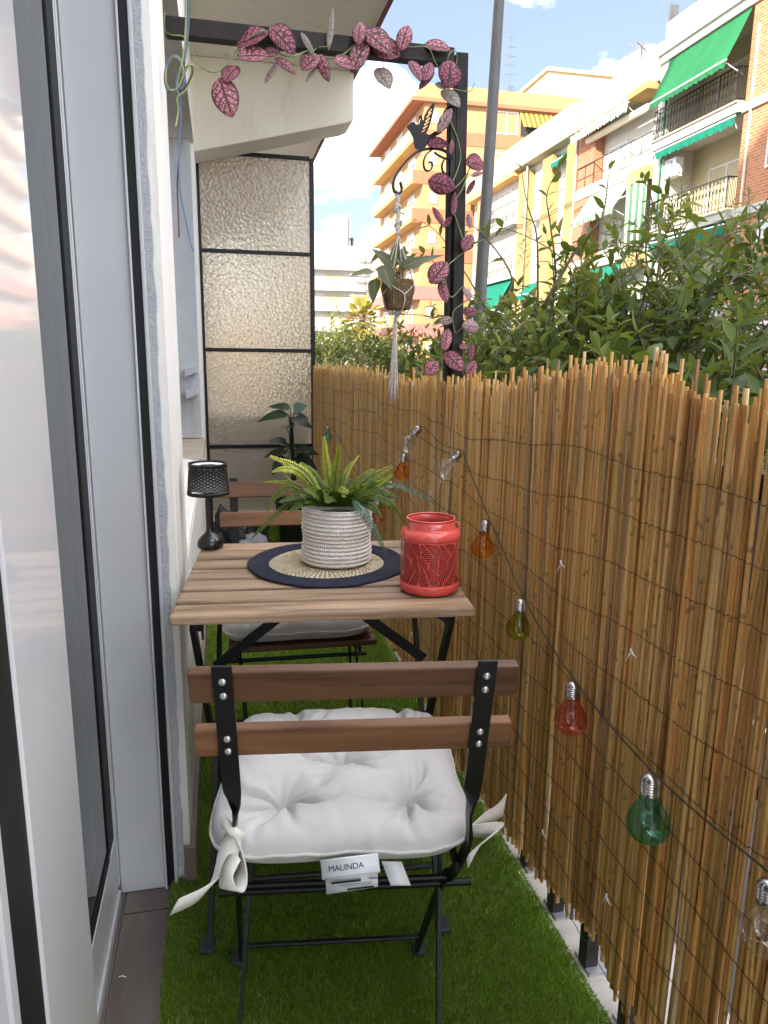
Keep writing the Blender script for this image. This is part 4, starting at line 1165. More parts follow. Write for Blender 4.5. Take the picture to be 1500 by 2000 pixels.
    if panicles:
        fl_ = MB()
        for k in range(panicles):
            e = int(g.choice(len(ells), p=pr)); c, r = ells[e]
            u = Vector((g.normal(-.4, .7), g.normal(-.5, .7), abs(g.normal(.5, .5)))).normalized(); p0 = Vector(c) + Vector((u.x * r[0], u.y * r[1], u.z * r[2])) * g.uniform(.95, 1.1)
            ax = (Vector((0, 0, 1)) + u * .5 + Vector(g.normal(0, .3, 3))).normalized(); H_ = g.uniform(.12, .22)
            fl_.tube([p0 - ax * .12, p0, p0 + ax * H_], .0016, 4, tone=.4)
            for b_ in range(14):
                tz = (b_ + .5) / 14; wdt = H_ * .42 * (1 - tz) + .008; sd = Matrix.Rotation(b_ * 2.4, 3, ax) @ ax.orthogonal().normalized()
                q0 = p0 + ax * H_ * tz; q1 = q0 + (sd + ax * .5) * wdt; fl_.tube([q0, q1], .0009, 3, False, tone=.4)
                for m_ in range(5):
                    cpt = q0.lerp(q1, .35 + .65 * m_ / 4) + Vector(g.normal(0, .004, 3)); s_ = .0036
                    fl_.add([tuple(cpt + Vector(v_) * s_) for v_ in ((1, 0, 0), (-.5, .86, 0), (-.5, -.86, 0), (0, 0, 1.5))], [(0, 1, 3), (1, 2, 3), (2, 0, 3), (0, 2, 1)], float(g.uniform(.1, .95)))
        fl_.build('flower_panicle', 'flower_bud', t, False, W=True, kind='stuff')
    return t
def sh(px, pts, y): return [ony(a, b_, y) for a, b_ in pts]
SHOOTS = [
    (sh(0, [(1050, 640), (1050, 560), (1048, 460), (1030, 400), (1018, 330)], 3.1), .007),
    (sh(0, [(1070, 640), (1085, 540), (1075, 440), (1068, 380), (1090, 330)], 3.2), .007),
    (sh(0, [(1060, 600), (1130, 480), (1175, 425), (1190, 330)], 3.0), .009),
    (sh(0, [(960, 620), (1000, 545), (940, 455), (905, 438)], 2.9), .006),
    (sh(0, [(1270, 620), (1290, 480), (1270, 380), (1255, 350)], 3.0), .006),
    (sh(0, [(1240, 700), (1330, 520), (1400, 470), (1450, 440)], 2.8), .006),
    (sh(0, [(1350, 720), (1420, 560), (1490, 520)], 2.5), .006),
    (sh(0, [(980, 650), (900, 520), (850, 450), (790, 420)], 4.2), .005),
    (sh(0, [(950, 600), (870, 540), (835, 500), (800, 495)], 4.0), .004),
    (sh(0, [(1130, 640), (1110, 520), (1000, 450), (915, 452)], 3.4), .005),
]
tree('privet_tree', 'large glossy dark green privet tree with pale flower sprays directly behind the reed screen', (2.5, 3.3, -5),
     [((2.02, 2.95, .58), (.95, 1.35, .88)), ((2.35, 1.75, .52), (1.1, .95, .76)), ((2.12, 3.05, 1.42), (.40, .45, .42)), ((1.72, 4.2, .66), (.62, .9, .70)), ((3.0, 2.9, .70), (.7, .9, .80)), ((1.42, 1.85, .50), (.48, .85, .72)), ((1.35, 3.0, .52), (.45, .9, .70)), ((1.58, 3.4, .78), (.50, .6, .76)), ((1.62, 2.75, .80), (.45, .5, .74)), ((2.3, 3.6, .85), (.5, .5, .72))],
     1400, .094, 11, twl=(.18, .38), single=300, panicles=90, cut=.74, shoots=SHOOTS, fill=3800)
tree('small_privet_tree', 'smaller dark leafy privet tree behind the tassel of the hanging pot', (1.75, 6.2, -5),
     [((1.62, 6.0, .62), (.55, .8, .62)), ((1.95, 6.6, .75), (.5, .6, .60)), ((2.3, 5.6, .8), (.6, .5, .50))], 230, .095, 12, single=160, fill=450, toneb=.45, cut=.6)
tree('sunlit_bush', 'sunlit yellow-green rounded bush tree in front of the far white building', (4.6, 26, -5),
     [((4.55, 26, .35), (2.1, 2.0, 1.9)), ((6.1, 27, .1), (1.6, 1.6, 1.75)), ((3.6, 27, -.2), (1.5, 1.5, 2.1))], 620, .20, 13, mat='bush_leaf', twl=(.5, 1.0), fill=900, toneb=.5)
tree('sunlit_hedge_tree', 'yellow-green sunlit tree showing low behind the pink vine leaves', (8.2, 22, -5),
     [((8.0, 22, -.9), (2.0, 2.4, 1.9)), ((10.5, 23, -1.2), (2.0, 2.4, 2.0))], 420, .20, 14, mat='bush_leaf', twl=(.5, 1.0), fill=500, toneb=.6)
tree('street_tree', 'dark green street tree in front of the yellow building', (11.5, 26, -5),
     [((11.5, 25, .6), (2.4, 3.5, 2.2)), ((12.0, 30, .9), (2.4, 3.5, 2.4))], 420, .22, 15, mat='bush_leaf', twl=(.5, 1.0), fill=700, toneb=.25)

# palm
pm = thing('palm_tree', 'golden palm tree with fan leaves and a dry skirt before the far white building', 'palm', (11.5, 60, -5))
q = MB(); q.tube([(11.5, 60, -5), (11.45, 60, 0), (11.5, 60, 4.6)], [.32, .28, .26], 12); q.build('trunk', 'bark', pm, True, W=True)
g = np.random.default_rng(5)
def fan(mb, c, d, ln, tone, spread=1.15, droop=.3):
    d = Vector(d).normalized(); sd = d.cross(Vector((0, 0, 1)))
    sd = sd.normalized() if sd.length > .05 else Vector((1, 0, 0))
    hub_ = Vector(c) + d * ln * .5
    mb.tube([c, hub_], .03, 4, tone=tone)
    for k in range(13):
        a = (k / 12 - .5) * 2 * spread; dv = d * math.cos(a) + sd * math.sin(a); e = hub_ + dv * ln * .62 * (1 - .25 * abs(a)) + Vector((0, 0, -droop * ln * .3 * (abs(a) + .4)))
        w_ = sd * math.cos(a) - d * math.sin(a); m_ = hub_.lerp(e, .5) + Vector((0, 0, .05 * ln))
        mb.add([tuple(hub_), tuple(m_ + w_ * .06 * ln), tuple(e), tuple(m_ - w_ * .06 * ln)], [(0, 1, 2, 3)], tone)
for k in range(54):
    az = k * 2.4; el = R(75) - (k / 54) * R(165)
    d = Vector((math.cos(az) * math.cos(el), math.sin(az) * math.cos(el), math.sin(el)))
    q = MB(); tn = float(np.clip(.92 - .85 * k / 54 + g.normal(0, .06), .05, 1)); fan(q, Vector((11.5, 60, 4.7 - .022 * k)), d, g.uniform(1.25, 1.75) * (1 if k < 40 else .9), tn)
    q.build('frond', 'palm_leaf', pm, False, W=True)

# ================================================================== FURNITURE
# ------------------------------------------------------------------ folding table
TROT = R(-5.5)
TC = Vector((.201, 1.514, 0))
table = thing('folding_table', 'folding wooden slat table with black steel legs in the middle of the balcony', 'table', TC, TROT)
TW, TD, TH = .560, .535, .70
pitch = TD / 7
for k in range(7):
    y0 = -TD / 2 + k * pitch
    q = MB(); q.box(-TW / 2, TW / 2, 0, pitch - .012, TH - .019, TH)
    o = q.build('slat', 'acacia_table', table, bevel=.005)
    o.location = (0, y0 + .005, 0)
for s in (-1, 1):
    q = MB(); q.box(s * .235 - .010, s * .235 + .010, -TD / 2 + .03, TD / 2 - .03, TH - .040, TH - .0195); q.build('apron_rail', 'black_metal', table, bevel=.002)
    q = MB(); q.sweep([(s * .245, -TD / 2 + .05, TH - .03), (s * .245, -.02, .36), (s * .245, TD / 2 - .01, .012)], [(1, 0, 0)] * 3, .010, .024); q.build('leg', 'black_metal', table)
    q = MB(); q.sweep([(s * .232, TD / 2 - .05, TH - .03), (s * .232, .0, .35), (s * .232, -TD / 2 + .0, .012)], [(1, 0, 0)] * 3, .010, .022); q.build('leg', 'black_metal', table)
    for yy in (TD / 2 - .01, -TD / 2):
        q = MB(); q.prism([(-.013, -.020), (.013, -.020), (.016, 0), (.013, .018), (-.013, .018), (-.016, 0)], .010, .021, 'z')
        o = q.build('foot', 'foot_grey', table, bevel=.002); o.location = (s * .25 if yy > 0 else s * .236, yy + .002, .0)
for (yy, zz, xx) in ((-TD / 2 + .075, .10, .232), (TD / 2 - .07, .10, .245), (.0, .352, .245)):
    q = MB(); q.tube([(-xx, yy, zz), (xx, yy, zz)], .006, 8); q.build('crossbar', 'black_metal', table, 40)
q = MB(); q.box(-.028, .028, -.05, .0, TH - .045, TH - .0195); q.build('brace_bracket', 'black_metal', table, bevel=.003)
q = MB(); q.lathe([(.0, 0), (.004, 0), (.004, .003), (0, .003)], (0, -.052, TH - .032), 10, Matrix.Rotation(R(90), 4, 'X').to_3x3()); q.build('screw', 'screw_steel', table, 40)
for s in (-1, 1):
    q = MB(); q.bar((s * .018, -.03, TH - .035), (s * .228, -.03, TH - .20), .005, .022, (0, 0, 1)); q.build('brace', 'black_metal', table, bevel=.001)
for (xx, yy) in ((-.225, -TD / 2 + .012), (.245, -TD / 2 + .03)):
    q = MB(); q.prism([(0, TH - .02), (.012 if xx < 0 else .03, TH - .02), (.004, TH - .05)], xx, xx + .004, 'x') if xx < 0 else q.prism([(-.03, TH - .0195), (.03, TH - .0195), (.012, TH - .042)], yy, yy + .003, 'y')
    if xx > 0: q.v = [(x + .225, y, z) for x, y, z in q.v]
    else: q.v = [(x, y + yy, z) for x, y, z in q.v]
    q.build('latch', 'black_metal', table, fix=True)

# ------------------------------------------------------------------ folding chairs
def make_chair(label, loc, rot):
    ch = thing('folding_chair', label, 'chair', loc, rot, 'folding bistro chairs at the table')
    prof = [(-.286, .790), (-.262, .70), (-.236, .60), (-.212, .53), (-.195, .475), (-.165, .42), (-.115, .352), (-.055, .288), (.10, .012)]
    for s in (-1, 1):
        pts = spline([(s * (.163 if z > .5 else .170) - .034 * max(0, (.5 - z) / .5), y_, z) for y_, z in prof], 34)
        sides, ws, ts = [], [], []
        for p in pts:
            k = min(1, max(0, (p.z - .545) / .05))          # flat face to the rear above, edge on below (a quarter twist)
            a = (1 - k) * R(90)
            sides.append((math.cos(a), -math.sin(a) * .9, math.sin(a) * .3))
            ws.append(.0245 if p.z > .5 else .021); ts.append(.0045 if p.z > .5 else .006)
        q = MB(); q.sweep(pts, sides, ws, ts); o = q.build('back_upright', 'black_metal', ch, 40, bevel=.0008)
        # domed screws on the rear face
        for zc in (.768, .747, .679, .659):
            yc = np.interp(zc, [.53, .60, .70, .797], [-.212, -.236, -.262, -.288]) - .003
            Mr = (Matrix.Rotation(R(90 - 15), 3, 'X'))
            q = MB(); q.lathe([(.0048, 0), (.0046, .0012), (.0034, .0024), (.0016, .0026), (.0012, .0012), (0, .0010)], (s * .163, yc, zc), 14, Mr)
            q.build('screw', 'screw_steel', o, 50)
        # rear leg and side rail
        q = MB(); q.sweep([(s * .156, .125, .415), (s * .156, .03, .40), (s * .158 - .003, -.03, .345), (s * .160 - .012, -.085, .20), (s * .162 - .022, -.17, .010)], [(1, 0, 0)] * 5, .006, .017); q.build('leg', 'black_metal', ch, 40)
        q = MB(); q.box(s * .158 - .004, s * .158 + .004, -.17, .19, .398, .415); q.build('seat_rail', 'black_metal', ch, bevel=.001)
        q = MB(); q.prism([(.0145 * math.cos(a), .017 * math.sin(a)) for a in np.linspace(0, 2 * math.pi, 14)[:-1]], .010, .022, 'z')
        o = q.build('foot', 'foot_grey', ch, bevel=.002); o.location = (s * .176 - .034, .098, 0)
        q = MB(); q.prism([(.013 * math.cos(a), .015 * math.sin(a)) for a in np.linspace(0, 2 * math.pi, 14)[:-1]], .010, .020, 'z')
        o = q.build('foot', 'foot_grey', ch, bevel=.002); o.location = (s * .162 - .022, -.172, 0)
    for (zt, ht) in ((.781, .048), (.692, .045)):
        yc = float(np.interp(zt - ht / 2, [.53, .60, .70, .797], [-.212, -.236, -.262, -.288]))
        q = MB(); q.box(-.206, .206, -.008, .008, -ht / 2, ht / 2)
        o = q.build('back_slat', 'acacia_chair', ch, bevel=.003); o.location = (0, yc + .0115, zt - ht / 2); o.rotation_euler = (R(15), 0, 0)
    for k in range(6):
        q = MB(); q.box(-.192, .192, 0, .050, 0, .016); o = q.build('seat_slat', 'acacia_chair', ch, bevel=.003); o.location = (-.012, -.125 + k * .053, .4155)
    q = MB(); q.tube([(-.215, -.057, .290), (.205, -.057, .290)], .0065, 10); q.build('crossbar', 'black_metal', ch, 40)
    q = MB(); q.tube([(-.168, -.100, .336), (.168, -.100, .336)], .005, 8); q.build('crossbar', 'black_metal', ch, 40)
    q = MB(); q.tube([(-.150, -.018, .365), (.150, -.018, .365)], .005, 8); q.build('crossbar', 'black_metal', ch, 40)
    q = MB(); q.tube([(-.198, .074, .066), (.139, .074, .066)], .005, 8); q.build('crossbar', 'black_metal', ch, 40)
    return ch
NR = R(-8)
NO = Vector((.192, 1.100, 0))
near = make_chair('folding wooden slat chair seen from behind in front of the table', NO, NR)
far = copy_tree(near)
far['label'] = 'folding wooden slat chair facing us at the far side of the table'
far.location = (.185, 1.955, 0); far.rotation_euler = (0, 0, R(180 - 2))

# ------------------------------------------------------------------ tufted seat cushions
def cushion_mesh(mb, S, tufts, seed, T=.060):
    """tufted pad: u,v in -1..1 mapped to a rounded square of half size S"""
    rs = random.Random(seed); n = 132
    folds = []
    for (tx, ty) in tufts:
        folds.append((tx, ty, [(rs.uniform(0, 6.28), rs.uniform(.5, 1.0)) for _ in range(12)], rs.uniform(0, 6)))
    def outline(u, v):
        e = 1 + .035 * math.sin(5 * math.atan2(v, u) + seed)
        k = (abs(u) ** 5 + abs(v) ** 5) ** (1 / 5); m = max(abs(u), abs(v), 1e-6)
        f = m / k if k > 0 else 1
        pin = 1 - .045 * (1 - min(abs(u), abs(v)) / m) if m > .7 else 1 - .045 * (1 - min(abs(u), abs(v)) / m) * (m / .7) ** 2
        return u * f * S * pin, v * f * S * pin
    def height(x, y, d):
        h = T * (1 - d ** 4.6) ** .5 if d < 1 else 0
        g = 0
        for tx, ty, fl, ph in folds:
            dx, dy = x - tx, y - ty; r = math.hypot(dx, dy); a = math.atan2(dy, dx)
            h -= .046 * math.exp(-(r / .0165)) + .023 * math.exp(-(r / .058) ** 2)
            w = sum(am * max(0, math.cos(a - a0 + .25 * math.sin(r * 40 + a0))) ** 150 for a0, am in fl)
            h -= .0165 * w * math.exp(-((r - .030) / .046) ** 2)
            h += .0012 * math.sin(9 * a + ph) * math.exp(-(r / .06) ** 2)
        h += .0016 * noise1(x * 30 + y * 11, seed) + .0012 * noise1(y * 37 - x * 8, seed + 3)
        h += .002 * math.sin(math.atan2(y, x) * 26 + seed) * max(0, d - .72) * 3 * (1 - d) * 4
        return h
    vs = []; 
    for j in range(n + 1):
        for i in range(n + 1):
            u, v = -1 + 2 * i / n, -1 + 2 * j / n
            u = math.copysign(abs(u) ** .85, u); v = math.copysign(abs(v) ** .85, v)
            x, y = outline(u, v); d = max(abs(u), abs(v))
            vs.append((x, y, height(x, y, d)))
    fs = [(j * (n + 1) + i, j * (n + 1) + i + 1, (j + 1) * (n + 1) + i + 1, (j + 1) * (n + 1) + i) for j in range(n) for i in range(n)]
    mb.add(vs, fs)
    m2 = 30; vs = []
    for j in range(m2 + 1):
        for i in range(m2 + 1):
            u, v = -1 + 2 * i / m2, -1 + 2 * j / m2
            x, y = outline(u, v); d = max(abs(u), abs(v))
            vs.append((x, y, -.036 * (1 - d ** 6) ** .5 - .0005))
    mb.add(vs, [(j * (m2 + 1) + i, (j + 1) * (m2 + 1) + i, (j + 1) * (m2 + 1) + i + 1, j * (m2 + 1) + i + 1) for j in range(m2) for i in range(m2)])
    edge = []
    for k in range(240):
        a = k / 240 * 8; s_, t = int(a), a - int(a)
        u, v = [(t, -1), (1, -1 + t), (1, t), (1 - t, 1), (-t, 1), (-1, 1 - t), (-1, -t), (-1 + t, -1)][s_]
        x, y = outline(u, v); edge.append(Vector((x * 1.004, y * 1.004, .0008 * math.sin(k * .9) + .0015 * math.sin(k * .31))))
    return edge
TUFTS = [(-.092, -.100), (.094, -.100), (0, .008), (-.092, .108), (.094, .108)]
def make_cushion(label, loc, rot, seed):
    cu = thing('seat_cushion', label, 'cushion', loc, rot, 'tufted cushions on the chairs')
    q = MB(); edge = cushion_mesh(q, .203, TUFTS, seed)
    q.build('pad', 'cushion_canvas', cu, True)
    q = MB(); q.tube(edge, .0028, 6, closed=True); q.build('piping', 'cushion_canvas', cu, True)
    for tx, ty in TUFTS:
        q = MB(); q.lathe([(0, .004), (.004, .0035), (.0065, .001), (.007, -.002)], (tx, ty, .0015), 12); q.build('button', 'cushion_canvas', cu, True)
    return cu
CN = Vector((.178, 1.098, .462))
cn = make_cushion('off-white tufted seat cushion with ribbon ties and a care label on the near chair', CN, R(-8.5), 2)
cf = make_cushion('off-white tufted seat cushion mostly hidden under the table on the far chair', Vector((.185, 1.955, .463)), R(178), 5)
cn_inv = wm(cn).inverted()

def ribbon_part(name, parent, pts, sides, w, n=26, mat='ribbon', th=.0016):
    P = spline(pts, n); S_ = spline(sides, n)
    q = MB(); q.ribbon(P, S_, w); return q.build(name, mat, parent, True, W=True, solid=th)
def yp(px, py, y): return ony(px, py, y)
# left bow: knot at the rear-left corner, long tail to the left, a hanging loop
k0 = yp(456, 1628, .905)
ribbon_part('tie_ribbon', cn, [k0, yp(448, 1660, .895), yp(432, 1705, .885), yp(395, 1745, .88), yp(340, 1772, .875)],
            [Vector((.55, -.8, .1)), Vector((.9, -.3, .2)), Vector((.8, -.1, .55)), Vector((.45, -.2, .85)), Vector((.42, -.2, .88))], .031)
ribbon_part('tie_ribbon', cn, [k0, yp(470, 1660, .892), yp(474, 1700, .882), yp(462, 1735, .872), yp(447, 1735, .862), yp(444, 1705, .868), yp(455, 1680, .88), yp(462, 1668, .888)],
            [Vector((.3, -1, 0)), Vector((.25, -1, 0)), Vector((.4, -1, .1)), Vector((.9, -.8, .2)), Vector((.9, -.6, .1)), Vector((.5, -1, .1)), Vector((.4, -1, 0)), Vector((.4, -1, 0))], .029)
q = MB(); q.tube([k0 + Vector((-.012, .01, .012)), k0 + Vector((0, -.004, .006)), k0 + Vector((.010, -.002, -.006)), k0 + Vector((.004, .012, -.008))], .007, 8)
q.build('tie_knot', 'ribbon', cn, True, W=True)
# right bow
k1 = yp(916, 1622, .945)
ribbon_part('tie_ribbon', cn, [k1, yp(940, 1605, .945), yp(962, 1592, .94), yp(986, 1572, .935)],
            [Vector((0, -.3, 1)), Vector((.15, -.3, 1)), Vector((.25, -.2, 1)), Vector((.05, -.1, 1))], [.014 + .026 * min(1, i / 9) for i in range(26)])
ribbon_part('tie_ribbon', cn, [k1, yp(940, 1622, .935), yp(968, 1622, .93), yp(950, 1640, .922), yp(926, 1662, .918), yp(917, 1690, .914)],
            [Vector((.1, -.3, 1)), Vector((.1, -.3, 1)), Vector((.8, -.2, .9)), Vector((.9, .0, .6)), Vector((.75, 0, .6)), Vector((.2, 0, .5))], [.024 + .012 * math.sin(i / 25 * 3.1) if i < 18 else .033 - .0028 * (i - 18) for i in range(26)])
# care labels (sewn into the seam); lettering as printed
def text_mesh(body, size):
    cu = bpy.data.curves.new('lettering', 'FONT'); cu.body = body; cu.size = size; cu.fill_mode = 'BOTH'
    o = bpy.data.objects.new('lettering', cu); col.objects.link(o)
    me = bpy.data.meshes.new_from_object(o.evaluated_get(bpy.context.evaluated_depsgraph_get()))
    bpy.data.objects.remove(o); bpy.data.curves.remove(cu)
    return me
def simple_mat(name, c, rough=.7):
    b = NB(name); return b.done(b.bsdf(c, rough))
simple_mat('print_black', (.02, .02, .025)); simple_mat('print_grey', (.28, .28, .29))
simple('label_satin', (.80, .82, .86), (.74, .76, .80), .4, 0, 40)
def plate(name, parent, o3, ex, ey, w, h, mat, bend=0., n=8):
    """curved little label: origin o3 (top-left), ex along width, ey downward"""
    ex, ey = Vector(ex).normalized(), Vector(ey).normalized(); nn = ex.cross(ey)
    q = MB(); vs = []
    for i in range(n + 1):
        for j in (0, 1):
            t = i / n; vs.append(tuple(Vector(o3) + ex * w * j + ey * h * t + nn * (bend * math.sin(math.pi * t * .9) + .002 * math.sin(t * 5 + j * 2))))
    q.add(vs, [(2 * i, 2 * i + 1, 2 * i + 3, 2 * i + 2) for i in range(n)])
    return q.build(name, mat, parent, True, W=True, solid=.0005)
A0, A1, A2 = yp(625, 1680, .893), yp(738, 1667, .876), yp(620, 1712, .889)
ex = (A1 - A0).normalized(); dn = (A2 - A0); dn = (dn - ex * dn.dot(ex)).normalized()
dn = (dn + Vector((0, -.10, 0))).normalized()
tagm = plate('care_label', cn, A0, ex, dn, (A1 - A0).length, .026, 'label_satin')
low0 = A0 + dn * .026; dn2 = (dn + Vector((0, .55, 0))).normalized()
tag2 = plate('care_label', cn, low0 + ex * .004, ex, dn2, (A1 - A0).length * .9, .030, 'label_satin')
def put_text(parent, me, org, ex, up, mat, off):
    me.materials.clear(); me.materials.append(MATS[mat])
    o = bpy.data.objects.new('lettering', me); col.objects.link(o); o.parent = parent
    z = ex.cross(up).normalized(); Mx = Matrix(((ex.x, up.x, z.x, 0), (ex.y, up.y, z.y, 0), (ex.z, up.z, z.z, 0), (0, 0, 0, 1)))
    Mx.translation = org + z * off
    o.matrix_basis = wm(parent).inverted() @ Mx; return o
put_text(tagm, text_mesh('MALINDA', .0115), A0 + dn * .0165 + ex * .010, ex, -dn, 'print_black', .0022)
def printed_bar(parent, org, ex, dn_, x0, x1, y0, y1, mat):
    z = ex.cross(-dn_).normalized()
    q = MB(); pts = [org + ex * a + dn_ * b + z * .0024 for a, b in ((x0, y0), (x1, y0), (x1, y1), (x0, y1))]; q.quad(*pts)
    return q.build('print', mat, parent, W=True)
for (x0, x1, y0, y1, mt) in ((.008, .050, .005, .0095, 'print_black'), (.060, .072, .004, .0055, 'print_grey'), (.062, .074, .0062, .0078, 'print_grey'), (.02, .065, .013, .0142, 'print_grey'), (.026, .066, .0165, .0175, 'print_grey'), (.03, .068, .022, .0255, 'print_black')):
    printed_bar(tag2, low0 + ex * .004, ex, dn2, x0, x1, y0, y1, mt)
B0 = yp(745, 1682, .902); ex2 = (yp(790, 1712, .905) - yp(735, 1718, .900)).normalized()
tag3 = plate('care_label', cn, B0, (ex + Vector((0, .1, -.25))).normalized(), (dn + ex * .25).normalized(), .030, .036, 'label_satin', .004)

# ------------------------------------------------------------------ things on the table
# placemat
PM = Vector((.222, 1.565, TH))
mat_o = thing('placemat', 'round placemat with a wide navy rim and natural jute centre under the fern pot', 'placemat', PM)
q = MB(); rings = []
NTh = 96
def rim_wob(th): return 1 + .008 * math.sin(3 * th + 1) + .005 * math.sin(7 * th)
prof = [(.128, .001)]
for k in range(6):
    r0 = .129 + k * .0077
    prof += [(r0 + .001, .005), (r0 + .0035, .0078), (r0 + .006, .005)]
prof += [(.1765, .004), (.176, .0005), (.128, .0004)]
q.lathe(prof, (0, 0, 0), NTh); q.v = [(x * rim_wob(math.atan2(y, x)), y * rim_wob(math.atan2(y, x)), z + .003 * max(0, math.sin(2 * math.atan2(y, x) + .8)) * (math.hypot(x, y) > .16)) for x, y, z in q.v]
q.build('rim', 'navy_jute', mat_o, True)
q = MB(); prof = [(.004, .005)]
for k in range(9):
    r0 = .006 + k * .0135
    prof += [(r0 + .001, .0045), (r0 + .0065, .0075), (r0 + .012, .0045)]
prof += [(.1285, .004)]
q.lathe(prof, (0, 0, 0), NTh); q.build('centre', 'natural_jute', mat_o, True)

# rope basket
BC = Vector((.243, 1.560, TH + .0085))
bk = thing('rope_basket', 'white coiled cotton rope basket holding the fern on the placemat', 'basket', BC)
q = MB(); prof = [(.0, .001), (.06, .001), (.072, .002)]
NR_ = 14; Hb = .122
for k in range(NR_):
    z0 = .003 + k * (Hb / NR_); rb = .0765 + .0015 * math.sin(k * .9) + (.002 if k > 11 else 0)
    for a in (-.42, -.2, 0, .2, .42): prof.append((rb - .0032 + .0046 * math.cos(a * math.pi * 1.05), z0 + (a + .5) * Hb / NR_))
zt = .003 + Hb
prof += [(.0775, zt + .002), (.074, zt + .003), (.0705, zt), (.069, zt - .02), (.068, .03)]
q.lathe(prof, (0, 0, 0), 72)
def basket_wob(p):
    x, y, z = p; th = math.atan2(y, x); k = z / Hb
    f = 1 + .012 * math.sin(2 * th + .5) * k + .006 * math.sin(5 * th + z * 30)
    return (x * f + .002 * k, y * f, z + .003 * k * math.sin(2 * th + 1.2) + .0012 * math.sin(3 * th) * k)
q.v = [basket_wob(p) for p in q.v]
q.build('coil_wall', 'rope_basket_weave', bk, True)
q = MB(); q.lathe([(0, .108), (.04, .107), (.069, .103)], (0, 0, 0), 40); q.build('filling', 'soil', bk, True)

# fern
fern = thing('artificial_fern', 'bright green artificial fern with arching fronds in the white rope basket', 'plant', BC + Vector((0, 0, .1)))
def frond(ctrl, wpx, tone0, tone1, mat='fern_leaf', npin=18, droop=0.):
    P = spline(ctrl, npin * 2 + 1); L_ = sum((P[i + 1] - P[i]).length for i in range(len(P) - 1))
    W_ = wpx / 3.846 / F_PX * 1.55 * 1.75
    q = MB(); q.tube(P, [.0014 * (1 - .7 * i / len(P)) for i in range(len(P))], 5, tone=[max(.02, tone0 * .6)] * len(P))
    view = (c_loc - P[len(P) // 2]).normalized()
    for i in range(4, len(P) - 1):
        t = i / (len(P) - 1); d = (P[min(i + 1, len(P) - 1)] - P[i - 1]).normalized()
        up = (view * .6 + Vector((0, 0, 1)) * .7); up = (up - d * up.dot(d)).normalized(); sd = d.cross(up)
        wl = W_ * .5 * min(1, (t + .08) * 2.6) * (1 - max(0, t - .55) / .45 * .75) * rng.uniform(.88, 1.08)
        s_ = 1 if i % 2 else -1
        for s_ in (1, -1):
            dirv = (sd * s_ + d * .35 - up * (.15 + rng.uniform(-.15, .2))).normalized()
            sh = leaf_shape(wl, max(.0036, L_ / npin * .40), .12, .35, 3.0, 4)
            add_leaf(q, sh, P[i], dirv, up, 1, float(np.clip(tone0 + (tone1 - tone0) * t + rng.normal(0, .06), .02, 1)))
    return q.build('frond', mat, fern, True, W=True)
def z7(X, Y): return 470 + X / 3.846, 840 + Y / 3.846
def fr_pts(pts, depth):
    return [ony(*z7(*p), yy) for p, yy in zip(pts, depth)]
Y0 = 1.56
FR = [
    ([(690, 545), (650, 300), (625, 40)], (Y0 + .01, Y0 + .03, Y0 + .05), 62, .35, .85),
    ([(705, 545), (715, 320), (745, 100)], (Y0, Y0, Y0 - .01), 58, .35, .9),
    ([(750, 520), (800, 310), (890, 185)], (Y0 + .02, Y0 + .05, Y0 + .08), 36, .3, .75),
    ([(800, 520), (950, 370), (1140, 265)], (Y0, Y0 + .02, Y0 + .03), 90, .25, .7),
    ([(820, 530), (980, 430), (1145, 330)], (Y0 - .01, Y0 - .02, Y0 - .03), 62, .25, .75),
    ([(640, 540), (470, 300), (215, 190)], (Y0, Y0 + .02, Y0 + .03), 74, .3, .95),
    ([(640, 540), (460, 330), (330, 285), (235, 312)], (Y0 - .01, Y0 - .03, Y0 - .04, Y0 - .04), 56, .3, .98),
    ([(600, 540), (420, 410), (300, 385), (165, 388)], (Y0 + .03, Y0 + .06, Y0 + .08, Y0 + .09), 34, .25, .9),
    ([(560, 520), (370, 425), (255, 500), (190, 630)], (Y0 + .02, Y0 + .02, Y0 + .01, Y0 + .01), 40, .2, .65),
    ([(560, 530), (400, 530), (220, 670), (70, 825)], (Y0, Y0 - .02, Y0 - .03, Y0 - .04), 46, .2, .5),
    ([(850, 520), (990, 490), (1130, 550), (1240, 700)], (Y0 - .02, Y0 - .03, Y0 - .05, Y0 - .06), 58, .2, .62),
    ([(540, 520), (440, 470), (330, 330)], (Y0 + .03, Y0 + .06, Y0 + .08), 40, .2, .6),
    ([(690, 560), (560, 470), (470, 440)], (Y0 - .03, Y0 - .06, Y0 - .09), 80, .12, .5),
    ([(690, 560), (720, 470), (740, 430), (810, 470)], (Y0 - .04, Y0 - .07, Y0 - .09, Y0 - .10), 76, .2, .72),
    ([(620, 560), (540, 520), (480, 545)], (Y0 - .02, Y0 - .05, Y0 - .07), 60, .08, .35),
    ([(780, 560), (850, 480), (960, 400)], (Y0 - .03, Y0 - .05, Y0 - .06), 80, .12, .55),
    ([(860, 560), (930, 520), (1010, 520)], (Y0 - .01, Y0 - .02, Y0 - .03), 56, .08, .4),
    ([(680, 560), (640, 440), (560, 380)], (Y0 + .02, Y0 + .05, Y0 + .06), 78, .12, .55),
    ([(760, 560), (770, 420), (770, 350)], (Y0 + .03, Y0 + .05, Y0 + .06), 78, .1, .5),
    ([(720, 560), (690, 500), (640, 540)], (Y0 - .05, Y0 - .08, Y0 - .10), 70, .06, .4),
]
